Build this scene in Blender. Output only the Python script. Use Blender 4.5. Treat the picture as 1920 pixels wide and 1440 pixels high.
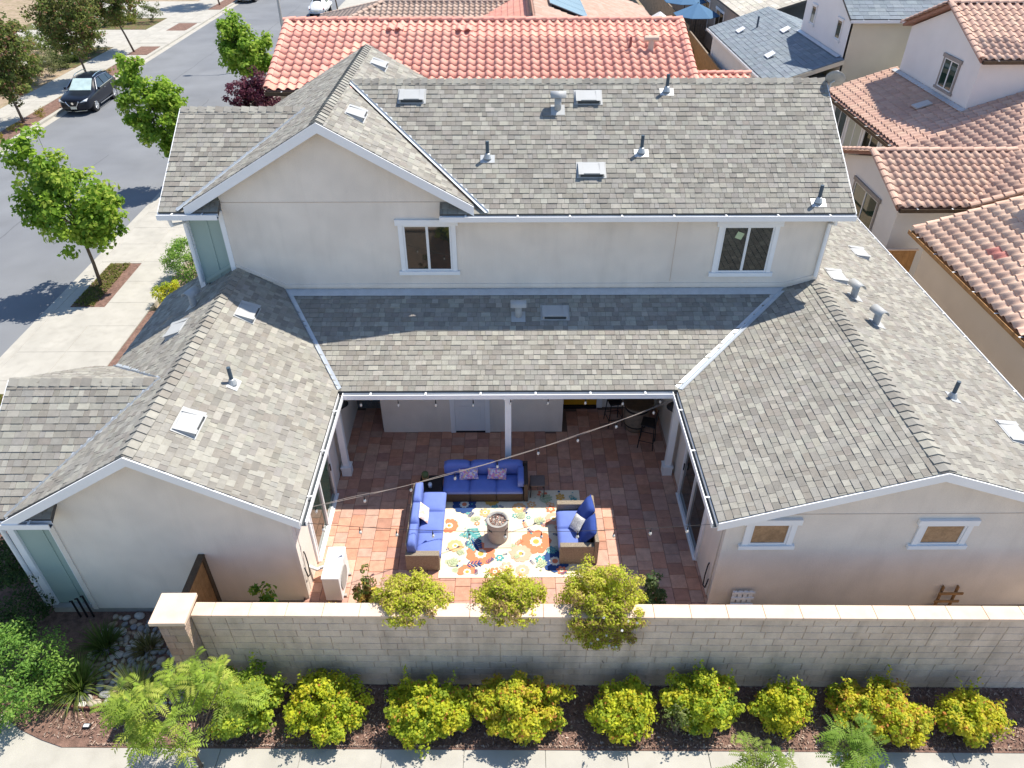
import bpy, bmesh, math, random
import numpy as np
from mathutils import Vector, Matrix
R_ = math.radians
scene = bpy.context.scene
for o in list(bpy.data.objects): bpy.data.objects.remove(o, do_unlink=True)
# ------------------------------------------------------------------ camera, sky, sun, exposure
CAMF, CAMTH, CAMYAW, CAMH = 1369.8, .6448, .007, 12.8
cam = bpy.data.cameras.new('camera'); cam.sensor_width = 36; cam.lens = CAMF/1920*36; cam.clip_start = .1; cam.clip_end = 2000
camo = bpy.data.objects.new('camera', cam); scene.collection.objects.link(camo)
camo.location = (0, 0, CAMH); camo.rotation_euler = (math.pi/2-CAMTH, 0, -CAMYAW); scene.camera = camo
SUNV = Vector((.48, .335, 1)).normalized()
world = bpy.data.worlds.new('World'); scene.world = world; world.use_nodes = True
wn = world.node_tree; bg = wn.nodes['Background']; sky = wn.nodes.new('ShaderNodeTexSky'); sky.sky_type = 'NISHITA'
sky.sun_disc = False; sky.sun_elevation = math.asin(SUNV.z); sky.sun_rotation = math.atan2(SUNV.x, SUNV.y)
sky.air_density = 1.0; sky.dust_density = .3; sky.ozone_density = 3.0
wn.links.new(sky.outputs[0], bg.inputs[0]); bg.inputs[1].default_value = .115
sun = bpy.data.lights.new('sun', 'SUN'); sun.energy = 4.3; sun.angle = R_(.53); sun.color = (1, .925, .81)
suno = bpy.data.objects.new('sun', sun); scene.collection.objects.link(suno); suno.location = (20, 16, 45)
suno.rotation_euler = SUNV.to_track_quat('Z', 'Y').to_euler()
vs = scene.view_settings; vs.view_transform = 'Standard'; vs.look = 'None'; vs.exposure = .80; vs.gamma = 1; vs.use_curve_mapping = False
cy = scene.cycles; cy.max_bounces = 6; cy.diffuse_bounces = 3; cy.glossy_bounces = 3; cy.transmission_bounces = 4; cy.transparent_max_bounces = 4
C = scene.collection
rnd = random.Random(7); nr = np.random.default_rng(11)
W = {}                                                   # world origin of every parent built in world coordinates
# ------------------------------------------------------------------ materials
def srgb(r, g, b):
    f = lambda c: (c/255/12.92) if c/255 <= .04045 else ((c/255+.055)/1.055)**2.4
    return (f(r), f(g), f(b))
def mat(name, col=(.5, .5, .5), rough=.8, var=.12, scale=3., bump=0., bscale=60., attr=False, metal=0., spec=.3, trans=0., col2=None, stain=0., coat=0.):
    m = bpy.data.materials.new(name); m.use_nodes = True; n = m.node_tree.nodes; L = m.node_tree.links
    b = n['Principled BSDF']; b.inputs['Roughness'].default_value = rough; b.inputs['Metallic'].default_value = metal
    b.inputs['Specular IOR Level'].default_value = spec
    if coat: b.inputs['Coat Weight'].default_value = coat; b.inputs['Coat Roughness'].default_value = .04
    tc = n.new('ShaderNodeTexCoord'); geo = n.new('ShaderNodeNewGeometry')
    if attr:
        a = n.new('ShaderNodeAttribute'); a.attribute_name = 'col'; base = a.outputs['Color']
    else:
        rgb = n.new('ShaderNodeRGB'); rgb.outputs[0].default_value = (*col, 1); base = rgb.outputs[0]
    def noise(sc, det=2, rg=.6):
        t = n.new('ShaderNodeTexNoise'); t.inputs['Scale'].default_value = sc; t.inputs['Detail'].default_value = det; t.inputs['Roughness'].default_value = rg
        L.new(geo.outputs['Position'], t.inputs['Vector']); return t
    if col2 is not None:
        t = noise(scale*.35, 2); r = n.new('ShaderNodeValToRGB'); r.color_ramp.elements[0].position = .42; r.color_ramp.elements[1].position = .62
        L.new(t.outputs['Fac'], r.inputs['Fac']); mx = n.new('ShaderNodeMix'); mx.data_type = 'RGBA'
        L.new(r.outputs['Color'], mx.inputs['Factor']); L.new(base, mx.inputs['A']); mx.inputs['B'].default_value = (*col2, 1); base = mx.outputs['Result']
    if var:
        t = noise(scale); mr = n.new('ShaderNodeMapRange'); mr.inputs['From Min'].default_value = .25; mr.inputs['From Max'].default_value = .75
        mr.inputs['To Min'].default_value = 1-var; mr.inputs['To Max'].default_value = 1+var; L.new(t.outputs['Fac'], mr.inputs['Value'])
        t2 = noise(bscale, 1); mr2 = n.new('ShaderNodeMapRange'); mr2.inputs['To Min'].default_value = 1-var*.8; mr2.inputs['To Max'].default_value = 1+var*.8
        L.new(t2.outputs['Fac'], mr2.inputs['Value']); mu = n.new('ShaderNodeMath'); mu.operation = 'MULTIPLY'
        L.new(mr.outputs[0], mu.inputs[0]); L.new(mr2.outputs[0], mu.inputs[1])
        vm = n.new('ShaderNodeVectorMath'); vm.operation = 'SCALE'; L.new(base, vm.inputs[0]); L.new(mu.outputs[0], vm.inputs['Scale']); base = vm.outputs[0]
    if stain:
        mp = n.new('ShaderNodeMapping'); mp.inputs['Scale'].default_value = (2.2, 2.2, .35); L.new(geo.outputs['Position'], mp.inputs['Vector'])
        t = n.new('ShaderNodeTexNoise'); t.inputs['Scale'].default_value = 1.6; t.inputs['Detail'].default_value = 4; L.new(mp.outputs[0], t.inputs['Vector'])
        r = n.new('ShaderNodeValToRGB'); r.color_ramp.elements[0].position = .5; r.color_ramp.elements[1].position = .75
        r.color_ramp.elements[0].color = (1, 1, 1, 1); r.color_ramp.elements[1].color = (1-stain, 1-stain*1.05, 1-stain*1.1, 1)
        L.new(t.outputs['Fac'], r.inputs['Fac']); mx = n.new('ShaderNodeMix'); mx.data_type = 'RGBA'; mx.blend_type = 'MULTIPLY'; mx.inputs['Factor'].default_value = 1
        L.new(base, mx.inputs['A']); L.new(r.outputs['Color'], mx.inputs['B']); base = mx.outputs['Result']
    L.new(base, b.inputs['Base Color'])
    if bump:
        t = noise(bscale, 1, .7); bp = n.new('ShaderNodeBump'); bp.inputs['Strength'].default_value = bump; bp.inputs['Distance'].default_value = .02
        L.new(t.outputs['Fac'], bp.inputs['Height']); L.new(bp.outputs[0], b.inputs['Normal'])
    if trans:
        tr = n.new('ShaderNodeBsdfTranslucent'); L.new(base, tr.inputs['Color']); ms = n.new('ShaderNodeMixShader'); ms.inputs[0].default_value = trans
        out = n['Material Output']; L.new(b.outputs[0], ms.inputs[1]); L.new(tr.outputs[0], ms.inputs[2]); L.new(ms.outputs[0], out.inputs[0])
    return m
M = {}
M['shingle'] = mat('shingle', rough=.92, var=.10, scale=9, bump=.5, bscale=110, attr=True, spec=.15)
M['deck'] = mat('roof_underlay', (.10, .095, .09), .9)
M['tdeck'] = mat('tile_underlay', (.30, .17, .13), .9)
M['stucco'] = mat('stucco', (.79, .72, .64), .93, var=.08, scale=1.1, bump=.35, bscale=55, spec=.1, stain=.06)
M['stucco_tan'] = mat('stucco_tan', (.68, .60, .50), .93, var=.05, scale=1., bump=.25, bscale=60, spec=.1)
M['stucco_white'] = mat('stucco_white', (.74, .73, .72), .93, var=.04, scale=1., bump=.25, bscale=60, spec=.1)
M['stucco_cream'] = mat('stucco_cream', (.66, .62, .50), .93, var=.05, scale=1., bump=.25, bscale=60, spec=.1)
M['trim'] = mat('white_trim_paint', (.84, .85, .86), .55, var=.03, scale=2)
M['green'] = mat('sage_board_paint', (.37, .47, .43), .6, var=.04, scale=2)
M['gutter'] = mat('gutter_white', (.82, .83, .84), .4, var=.03)
M['gutter_dark'] = mat('gutter_dark', (.05, .06, .07), .6)
M['metal'] = mat('galvanised', (.46, .48, .49), .42, var=.08, scale=5, metal=.35, spec=.5)
M['vent'] = mat('vent_grey_paint', (.40, .41, .41), .5, var=.05)
M['pipe'] = mat('vent_pipe_dark', (.06, .09, .12), .5)
M['valley'] = mat('valley_metal', (.52, .56, .60), .45, var=.08, scale=6, metal=.3)
M['glass'] = mat('window_glass', (.012, .02, .02), .03, var=0, spec=.9)
M['glass_green'] = mat('window_glass_green', (.02, .045, .035), .03, var=0, spec=.9)
M['painted_reflection'] = mat('window_glass_painted_reflection', (.34, .215, .12), .10, var=.22, scale=9, bscale=30, spec=.5)  # brown ground reflection painted into the pane colour of the low windows
M['blind'] = mat('roller_blind', (.45, .47, .40), .7, var=.05)
M['tile'] = mat('roof_tile', rough=.85, var=.09, scale=4, bump=.2, bscale=70, attr=True, spec=.2)
M['paver'] = mat('terracotta_paver', rough=.75, var=.16, scale=6, bump=.25, bscale=40, attr=True, spec=.25)
M['grout'] = mat('grout', (.17, .12, .095), .95, var=.15)
M['block'] = mat('split_block', rough=.95, var=.14, scale=2.5, bump=.8, bscale=34, attr=True, stain=.22, spec=.1)
M['mortar'] = mat('mortar', (.60, .49, .40), .95)
M['cap'] = mat('cap_stone', (.70, .54, .42), .85, var=.07, scale=3, bump=.12, bscale=50, stain=.12)
M['concrete'] = mat('concrete', (.40, .385, .345), .9, var=.10, scale=1.3, bump=.15, bscale=70, stain=.10)
M['asphalt'] = mat('asphalt', (.185, .195, .21), .92, var=.10, scale=.5, bump=.3, bscale=60, col2=(.165, .175, .192))
M['mulch'] = mat('mulch', (.19, .115, .09), .97, var=.4, scale=9, bump=1., bscale=45)
M['chip'] = mat('bark_chip', rough=.95, var=.2, attr=True)
M['soil'] = mat('bare_ground', (.33, .255, .18), .97, var=.25, scale=3, bump=.6, bscale=30, col2=(.26, .21, .13))
M['turf'] = mat('ground_cover', (.10, .12, .035), .97, var=.5, scale=8, bump=1., bscale=40, col2=(.16, .10, .06))
M['leaf'] = mat('leaf', rough=.6, var=0, attr=True, trans=.55, spec=.2)
M['bark'] = mat('bark', (.16, .125, .095), .95, var=.3, scale=12, bump=.6, bscale=50)
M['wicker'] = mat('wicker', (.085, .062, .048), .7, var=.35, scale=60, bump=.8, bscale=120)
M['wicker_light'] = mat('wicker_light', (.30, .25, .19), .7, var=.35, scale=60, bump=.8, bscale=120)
M['blue'] = mat('blue_cushion', (.15, .21, .53), .9, var=.06, scale=5, bump=.15, bscale=90, spec=.1)
M['periwinkle'] = mat('periwinkle_cushion', (.14, .19, .55), .9, var=.05, scale=5, bump=.15, bscale=90, spec=.1)
M['navy'] = mat('navy_cushion', (.045, .085, .32), .85, var=.10, scale=5, bump=.2, bscale=60, spec=.15)
M['rug'] = mat('rug_cream', (.78, .68, .50), .97, var=.06, scale=20, bump=.2, bscale=150)
M['print'] = mat('rug_print', rough=.97, var=.05, attr=True, bump=.2, bscale=150)
M['white'] = mat('white_enamel', (.78, .79, .80), .4, var=.02)
M['black'] = mat('black_metal', (.015, .015, .018), .5, var=0)
M['grey'] = mat('grey_stone_composite', (.36, .35, .33), .85, var=.12, scale=7, bump=.2, bscale=60)
M['lava'] = mat('copper_fire_glass', rough=.25, var=0, attr=True, metal=.4, spec=.6)
M['wood'] = mat('fence_wood', (.36, .20, .085), .85, var=.25, scale=5, bump=.3, bscale=30)
M['wood_grey'] = mat('weathered_wood', (.24, .19, .145), .9, var=.3, scale=5, bump=.3, bscale=30)
M['wood_dark'] = mat('dark_wood', (.10, .068, .042), .85, var=.25, scale=5, bump=.3, bscale=30)
M['door_yellow'] = mat('door_yellow', (.60, .30, .02), .4, var=.03)
M['stone'] = mat('river_cobble', rough=.8, var=.18, scale=14, bump=.2, bscale=60, attr=True)
M['carpaint'] = mat('car_paint_black', (.008, .011, .02), .3, var=0, spec=.2, coat=.3)
M['carwhite'] = mat('car_paint_white', (.78, .78, .78), .25, var=0, coat=.8)
M['chrome'] = mat('chrome', (.75, .76, .78), .12, var=0, metal=1.)
M['tyre'] = mat('tyre', (.02, .02, .02), .85, var=0)
M['carglass'] = mat('car_glass', (.02, .03, .035), .03, var=0, spec=.9)
M['sunshade'] = mat('windscreen_with_shade', (.45, .58, .58), .06, var=.25, scale=1.6, spec=.9)
M['lamp'] = mat('lamp_lens', (.65, .68, .72), .08, var=0, spec=.8)
M['red'] = mat('tail_lamp', (.4, .01, .01), .15, var=0, spec=.6)
M['plate'] = mat('number_plate', (.75, .72, .6), .5, var=0)
M['umbrella'] = mat('umbrella_blue', (.10, .22, .38), .85, var=.04, trans=.25)
M['umbrella_w'] = mat('umbrella_white', (.8, .8, .8), .85, var=.03, trans=.25)
M['solar'] = mat('solar_panel', (.10, .17, .24), .18, var=.05, spec=.7)
M['slate'] = mat('slate_shingle', rough=.9, var=.08, scale=6, bump=.4, bscale=60, attr=True, spec=.2)
M['edging'] = mat('steel_edging', (.14, .055, .045), .7)
M['bulb'] = mat('bulb_glass', (.75, .72, .66), .08, var=0, spec=.8)
M['cable'] = mat('cable_dark', (.03, .03, .03), .6, var=0)
M['cable_light'] = mat('cable_worn', (.30, .26, .23), .6, var=0)
M['brick'] = mat('dark_brick', (.16, .17, .18), .9, var=.3, scale=6, bump=.4, bscale=30)
M['petal'] = mat('petal', rough=.6, var=0, attr=True, trans=.3)
def pillow_mat(name, cols, sc):
    m = mat(name, rough=.9, var=0); n = m.node_tree.nodes; L = m.node_tree.links; b = n['Principled BSDF']
    t = n.new('ShaderNodeTexVoronoi'); t.inputs['Scale'].default_value = sc; g = n.new('ShaderNodeNewGeometry'); L.new(g.outputs['Position'], t.inputs['Vector'])
    r = n.new('ShaderNodeValToRGB'); r.color_ramp.interpolation = 'CONSTANT'; e = r.color_ramp.elements
    while len(e) < len(cols): e.new(.5)
    for i, c in enumerate(cols): e[i].position = i/len(cols); e[i].color = (*c, 1)
    L.new(t.outputs['Color'], r.inputs['Fac']); L.new(r.outputs['Color'], b.inputs['Base Color']); return m
M['pillow'] = pillow_mat('floral_pillow', [(.55, .45, .65), (.7, .25, .45), (.75, .65, .7), (.35, .3, .6), (.75, .5, .3), (.6, .5, .7)], 26)
M['pillow_w'] = pillow_mat('cream_pillow', [(.75, .72, .68), (.7, .6, .55), (.78, .76, .74), (.72, .45, .35), (.78, .76, .72)], 14)
M['pillow_g'] = pillow_mat('silver_pillow', [(.62, .62, .60), (.5, .5, .5), (.7, .7, .68)], 40)
# ------------------------------------------------------------------ mesh helpers
class MB:
    def __init__(s): s.v = []; s.f = []; s.c = []
    def add(s, v, f, col=None):
        o = len(s.v); s.v += [tuple(p) for p in v]; s.f += [tuple(i+o for i in q) for q in f]; s.c += [col]*len(f); return s
    def box(s, x0, y0, z0, x1, y1, z1, col=None):
        return s.add([(x0, y0, z0), (x1, y0, z0), (x1, y1, z0), (x0, y1, z0), (x0, y0, z1), (x1, y0, z1), (x1, y1, z1), (x0, y1, z1)],
                     [(0, 3, 2, 1), (4, 5, 6, 7), (0, 1, 5, 4), (1, 2, 6, 5), (2, 3, 7, 6), (3, 0, 4, 7)], col)
    def extr(s, poly, vec, col=None):
        n = len(poly); v = [Vector(p) for p in poly]; vec = Vector(vec); nn = Vector((0, 0, 0))
        for i in range(n): nn += v[i].cross(v[(i+1) % n])
        if nn.dot(vec) > 0: v = v[::-1]
        w = [p+vec for p in v]
        return s.add(v+w, [tuple(range(n)), tuple(range(2*n-1, n-1, -1))]+[(i, i+n, (i+1) % n+n, (i+1) % n) for i in range(n)], col)
    def bar(s, a, b, w, h, col=None, up=(0, 0, 1)):
        a = Vector(a); b = Vector(b); d = (b-a).normalized(); x = d.cross(Vector(up)).normalized()*w/2; y = x.cross(d).normalized()*h/2
        return s.extr([a-x-y, a+x-y, a+x+y, a-x+y], b-a, col)
    def tube(s, path, rad, n=8, col=None, cap=True):
        P = [Vector(p) for p in path]; rad = rad if hasattr(rad, '__len__') else [rad]*len(P); V = []; F = []; prev = None
        for i, p in enumerate(P):
            d = (P[min(i+1, len(P)-1)]-P[max(i-1, 0)]).normalized(); a = d.orthogonal().normalized() if prev is None else (prev-d*prev.dot(d)).normalized(); prev = a; b = d.cross(a)
            for k in range(n): t = 2*math.pi*k/n; V.append(p+(a*math.cos(t)+b*math.sin(t))*rad[i])
        for i in range(len(P)-1):
            for k in range(n): F.append((i*n+k, i*n+(k+1) % n, (i+1)*n+(k+1) % n, (i+1)*n+k))
        if cap: F.append(tuple(range(n-1, -1, -1))); F.append(tuple((len(P)-1)*n+k for k in range(n)))
        return s.add(V, F, col)
    def lathe(s, prof, c, n=20, col=None, sc=(1, 1)):
        V = []; F = []; m = len(prof)
        for i, (r, z) in enumerate(prof):
            for k in range(n): t = 2*math.pi*k/n; V.append((c[0]+r*sc[0]*math.cos(t), c[1]+r*sc[1]*math.sin(t), c[2]+z))
        for i in range(m-1):
            for k in range(n): F.append((i*n+k, i*n+(k+1) % n, (i+1)*n+(k+1) % n, (i+1)*n+k))
        F.append(tuple(range(n-1, -1, -1))); F.append(tuple((m-1)*n+k for k in range(n)))
        return s.add(V, F, col)
    def mesh(s, name, off=(0, 0, 0)):
        me = bpy.data.meshes.new(name); me.from_pydata([(p[0]-off[0], p[1]-off[1], p[2]-off[2]) for p in s.v], [], s.f)
        if any(c is not None for c in s.c):
            a = me.attributes.new('col', 'FLOAT_COLOR', 'FACE'); dat = np.ones((len(s.f), 4), np.float32)
            for i, c in enumerate(s.c):
                if c is not None: dat[i, :3] = c
            a.data.foreach_set('color', dat.ravel())
        return me
    def build(s, name, m, parent=None, smooth=False, bevel=0., local=False, kind=None, segs=2):
        off = (0, 0, 0) if (local or parent is None) else W[parent.name]
        me = s.mesh(name, off); return link(name, me, m, parent, smooth, bevel, kind, segs)
def link(name, me, m, parent=None, smooth=False, bevel=0., kind=None, segs=2):
    o = bpy.data.objects.new(name, me); C.objects.link(o)
    if m and not me.materials: me.materials.append(M[m] if isinstance(m, str) else m)
    if smooth: me.polygons.foreach_set('use_smooth', [True]*len(me.polygons))
    if bevel: b = o.modifiers.new('bevel', 'BEVEL'); b.width = bevel; b.segments = segs; b.limit_method = 'ANGLE'; b.angle_limit = R_(40)
    if parent is not None: o.parent = parent; W[o.name] = W.get(parent.name, (0, 0, 0))
    else: W[o.name] = (0, 0, 0)
    if kind: o['kind'] = kind
    return o
def tag(o, label, cat, group=None):
    o['label'] = label; o['category'] = cat
    if group: o['group'] = group
    return o
def thing(name, loc, label, cat, group=None, rz=0):
    o = bpy.data.objects.new(name, None); C.objects.link(o); o.location = loc; o.rotation_euler = (0, 0, rz); o.empty_display_size = .2
    W[o.name] = tuple(loc); return tag(o, label, cat, group)
def struct(name, mb, m, **k): return mb.build(name, m, kind='structure', **k)
def jit(c, a=.1, r=rnd):
    t = 1+r.uniform(-a, a); return tuple(max(0, x*t*(1+r.uniform(-a, a)*.25)) for x in c)
def rbox(x0, y0, z0, x1, y1, z1): return MB().box(x0, y0, z0, x1, y1, z1)
def pix(P):
    x, y, z = P[0], P[1], P[2]-CAMH; c, s = math.cos(CAMYAW), math.sin(CAMYAW); x, y = c*x-s*y, s*x+c*y
    ct, st = math.cos(CAMTH), math.sin(CAMTH); d = ct*y-st*z; u = st*y+ct*z
    return (960+CAMF*x/d, 720-CAMF*u/d, d)
def inframe(P, lo=0, hi=1440):
    a, b, d = pix(P); return d > 0 and 2 < a < 1918 and lo < b < hi
# ------------------------------------------------------------------ roof planes
DIR = {'+y': ((1, 0), (0, 1)), '-y': ((-1, 0), (0, -1)), '+x': ((0, -1), (1, 0)), '-x': ((0, 1), (-1, 0))}
class Plane:
    """a roof plane rising along dirn with slope p from z at the eave coordinate e"""
    def __init__(s, dirn, p, e, z):
        s.d = dirn; s.p = p; (s.ux, s.uy), (s.vx, s.vy) = DIR[dirn]; s.c = 1/math.sqrt(1+p*p); s.s = p*s.c; s.e = e; s.z = z
        s.O = Vector((e if dirn[1] == 'x' else 0, e if dirn[1] == 'y' else 0, z))
        s.U = Vector((s.ux, s.uy, 0)); s.V = Vector((s.vx*s.c, s.vy*s.c, s.s)); s.N = s.U.cross(s.V)
    def uv(s, x, y): dx, dy = x-s.O.x, y-s.O.y; return (dx*s.ux+dy*s.uy, (dx*s.vx+dy*s.vy)/s.c)
    def at(s, u, v, h=0): return s.O+s.U*u+s.V*v+s.N*h
    def zat(s, x, y): return s.z+s.p*((x-s.O.x)*s.vx+(y-s.O.y)*s.vy)
    def pt(s, x, y, h=0): return Vector((x, y, s.zat(x, y)))+s.N*h
    def mtx(s, u, v, h=0):
        m = Matrix((s.U, s.V, s.N)).transposed().to_4x4(); m.translation = s.at(u, v, h); return m
def clip(poly, conv):
    out = poly; n = len(conv)
    for i in range(n):
        a = conv[i]; b = conv[(i+1) % n]; inp = out; out = []
        if not inp: return []
        f = lambda p: (b[0]-a[0])*(p[1]-a[1])-(b[1]-a[1])*(p[0]-a[0])
        for j in range(len(inp)):
            p = inp[j]; q = inp[(j+1) % len(inp)]; fp = f(p); fq = f(q)
            if fp >= -1e-9: out.append(p)
            if (fp > 1e-9 and fq < -1e-9) or (fp < -1e-9 and fq > 1e-9):
                t = fp/(fp-fq); out.append((p[0]+(q[0]-p[0])*t, p[1]+(q[1]-p[1])*t))
    return out
def ccw(poly):
    a = sum(poly[i][0]*poly[(i+1) % len(poly)][1]-poly[(i+1) % len(poly)][0]*poly[i][1] for i in range(len(poly)))
    return poly if a > 0 else poly[::-1]
def inside(poly, p):
    n = len(poly); c = False
    for i in range(n):
        a = poly[i]; b = poly[(i+1) % n]
        if (a[1] > p[1]) != (b[1] > p[1]) and p[0] < (b[0]-a[0])*(p[1]-a[1])/(b[1]-a[1])+a[0]: c = not c
    return c
SH = [(0.347, 0.336, 0.294), (0.29, 0.279, 0.248), (0.27, 0.257, 0.23), (0.255, 0.237, 0.208), (0.317, 0.305, 0.266), (0.231, 0.219, 0.196), (0.284, 0.274, 0.248)]
TABS = {}; _shm = {}
def tabgeo(poly, v0, e, t):
    hgt = lambda v: .001+t*max(0, 1-(v-v0)/(e*1.25))
    n = len(poly); top = [(u, v, hgt(v)) for u, v in poly]; bot = [(u, v, -.003) for u, v in poly]
    F = [tuple(range(n))]
    for i in range(n):
        j = (i+1) % n
        if (poly[i][1]+poly[j][1])/2 < v0+e*1.0: F.append((i, i+n, j+n, j))
    return top+bot, F
def shingle_roof(house, pl, polys, e=.143, wid=(.11, .235), pal=SH, material='shingle', t=.013, deck=True, seed=1, key=None, fascia=None):
    """polys: convex plan polygons; deck slab is the roof part, tabs hang below it"""
    r = random.Random(seed); pv = [ccw([pl.uv(x, y) for x, y in q]) for q in polys]
    d = MB()
    for q in pv: d.extr([pl.at(u, v, -.004) for u, v in q], (0, 0, -.11))
    roof = d.build('roof', 'deck', house)
    us = [u for q in pv for u, v in q]; vv = [v for q in pv for u, v in q]; field = MB(); k = 0
    v = math.floor(min(vv)/e)*e
    while v < max(vv):
        u = min(us)-r.uniform(0, .3)
        while u < max(us):
            w = r.choice([wid[0], (wid[0]*.6+wid[1]*.4), wid[1]]); ci = r.randrange(len(pal)); tt = t*r.choice([.8, 1., 1.5]); gap = .003
            rect = [(u+gap, v), (u+w-gap, v), (u+w-gap, v+e*1.12), (u+gap, v+e*1.12)]
            for q in pv:
                g = clip(rect, q)
                if len(g) < 3: continue
                ar = abs(sum(g[i][0]*g[(i+1) % len(g)][1]-g[(i+1) % len(g)][0]*g[i][1] for i in range(len(g))))/2
                if ar < 2e-4: continue
                full = len(g) == 4 and ar > w*e*.99
                P = pl.at(u+w/2, v+e/2)
                TABS.setdefault(key or house.name, []).append((roof, pl, g, v, u, w, e, tt, ci, pal, full, P, material))
            u += w
        v += e
    return roof
def shingle_finish(house, key, nmax=300, lo=0, hi=1440, flt=None):
    L = TABS.pop(key, []); cand = [i for i, a in enumerate(L) if a[10] and inframe(a[11], lo, hi) and (flt is None or flt(a[11]))]
    cand.sort(key=lambda i: pix(L[i][11])[2]); pick = set(cand[:nmax]); fields = {}
    for i, (roof, pl, g, v, u, w, e, tt, ci, pal, full, P, ma) in enumerate(L):
        if i in pick:
            k = (round(w, 3), round(tt, 4), ci, ma, e)
            if k not in _shm:
                V, F = tabgeo([(.003, 0), (w-.003, 0), (w-.003, e*1.12), (.003, e*1.12)], 0, e, tt); b = MB(); b.add(V, F, pal[ci]); _shm[k] = b.mesh('shingle'); _shm[k].materials.append(M[ma])
            o = bpy.data.objects.new('shingle', _shm[k]); C.objects.link(o); o.parent = roof
            m = pl.mtx(u, v); m.translation -= Vector(W[roof.name]); o.matrix_local = m
        else:
            b, _ = fields.setdefault(roof.name, (MB(), (roof, ma))); V, F = tabgeo(g, v, e, tt)
            b.add([pl.at(a_, b_, c_) for a_, b_, c_ in V], F, jit(pal[ci], .06))
    for b, (roof, ma) in fields.values(): b.build('shingles', ma, roof, kind='stuff')
def tile_mesh(w, L, col, h=.075):
    prof = []
    for k in range(8):
        s = k/7
        z = h*math.sin(math.pi*min(s, .64)/.64) if s < .64 else -.012*math.sin(math.pi*(s-.64)/.36)
        prof.append((s*w*1.02, z))
    b = MB(); n = 8; V = []
    for v, dz in ((0, .034), (L*1.1, 0)):
        V += [(x, v, z+dz) for x, z in prof]
    V += [(x, 0, z+.012) for x, z in prof]
    F = [(i, i+1, n+i+1, n+i) for i in range(n-1)]+[(2*n+i, 2*n+i+1, i+1, i) for i in range(n-1)]
    b.add(V, F, col); return b
_tm = {}
def tile_roof(house, pl, polys, w=.315, e=.355, pal=None, key=None, seed=3, special=()):
    r = random.Random(seed); pv = [ccw([pl.uv(x, y) for x, y in q]) for q in polys]; d = MB()
    for q in pv: d.extr([pl.at(u, v, -.01) for u, v in q], (0, 0, -.12))
    roof = d.build('roof', 'tdeck', house); us = [u for q in pv for u, v in q]; vv = [v for q in pv for u, v in q]
    v = min(vv)-.03
    while v < max(vv)-.1:
        u = min(us)
        while u < max(us)-.05:
            if any(inside(q, (u+w/2, v+e*.5)) for q in pv):
                P = pl.at(u+w/2, v+e/2); ci = r.randrange(len(pal))
                if any((P.x-a)**2+(P.y-b_)**2 < .018 for a, b_ in special): ci = -1
                TABS.setdefault(key, []).append((roof, pl, u+r.uniform(-.006, .006), v+r.uniform(-.012, .012), w, e, ci, pal, P))
            u += w
        v += e
    return roof
def tile_finish(house, key, nmax=300, flt=None):
    L = TABS.pop(key, []); cand = [i for i, a in enumerate(L) if inframe(a[8]) and (flt is None or flt(pix(a[8])))]
    cand.sort(key=lambda i: pix(L[i][8])[2]); pick = set(cand[:nmax]); fields = {}
    for i, (roof, pl, u, v, w, e, ci, pal, P) in enumerate(L):
        col = (.60, .25, .21) if ci == -1 else pal[ci]; k = (key, ci, w, e)
        if k not in _tm: b = tile_mesh(w, e, col); me = b.mesh('roof_tile'); me.materials.append(M['tile']); me.polygons.foreach_set('use_smooth', [True]*7+[False]*7); _tm[k] = (b, me)
        if i in pick:
            o = bpy.data.objects.new('roof_tile', _tm[k][1]); C.objects.link(o); o.parent = roof; m = pl.mtx(u, v); m.translation -= Vector(W[roof.name]); o.matrix_local = m
        else:
            b, _ = fields.setdefault(roof.name, (MB(), roof)); tb = _tm[k][0]
            b.add([pl.at(u+x, v+y, z) for x, y, z in tb.v], tb.f, jit(col, .04))
    for b, roof in fields.values():
        o = b.build('roof_tiles', 'tile', roof, kind='stuff')
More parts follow.
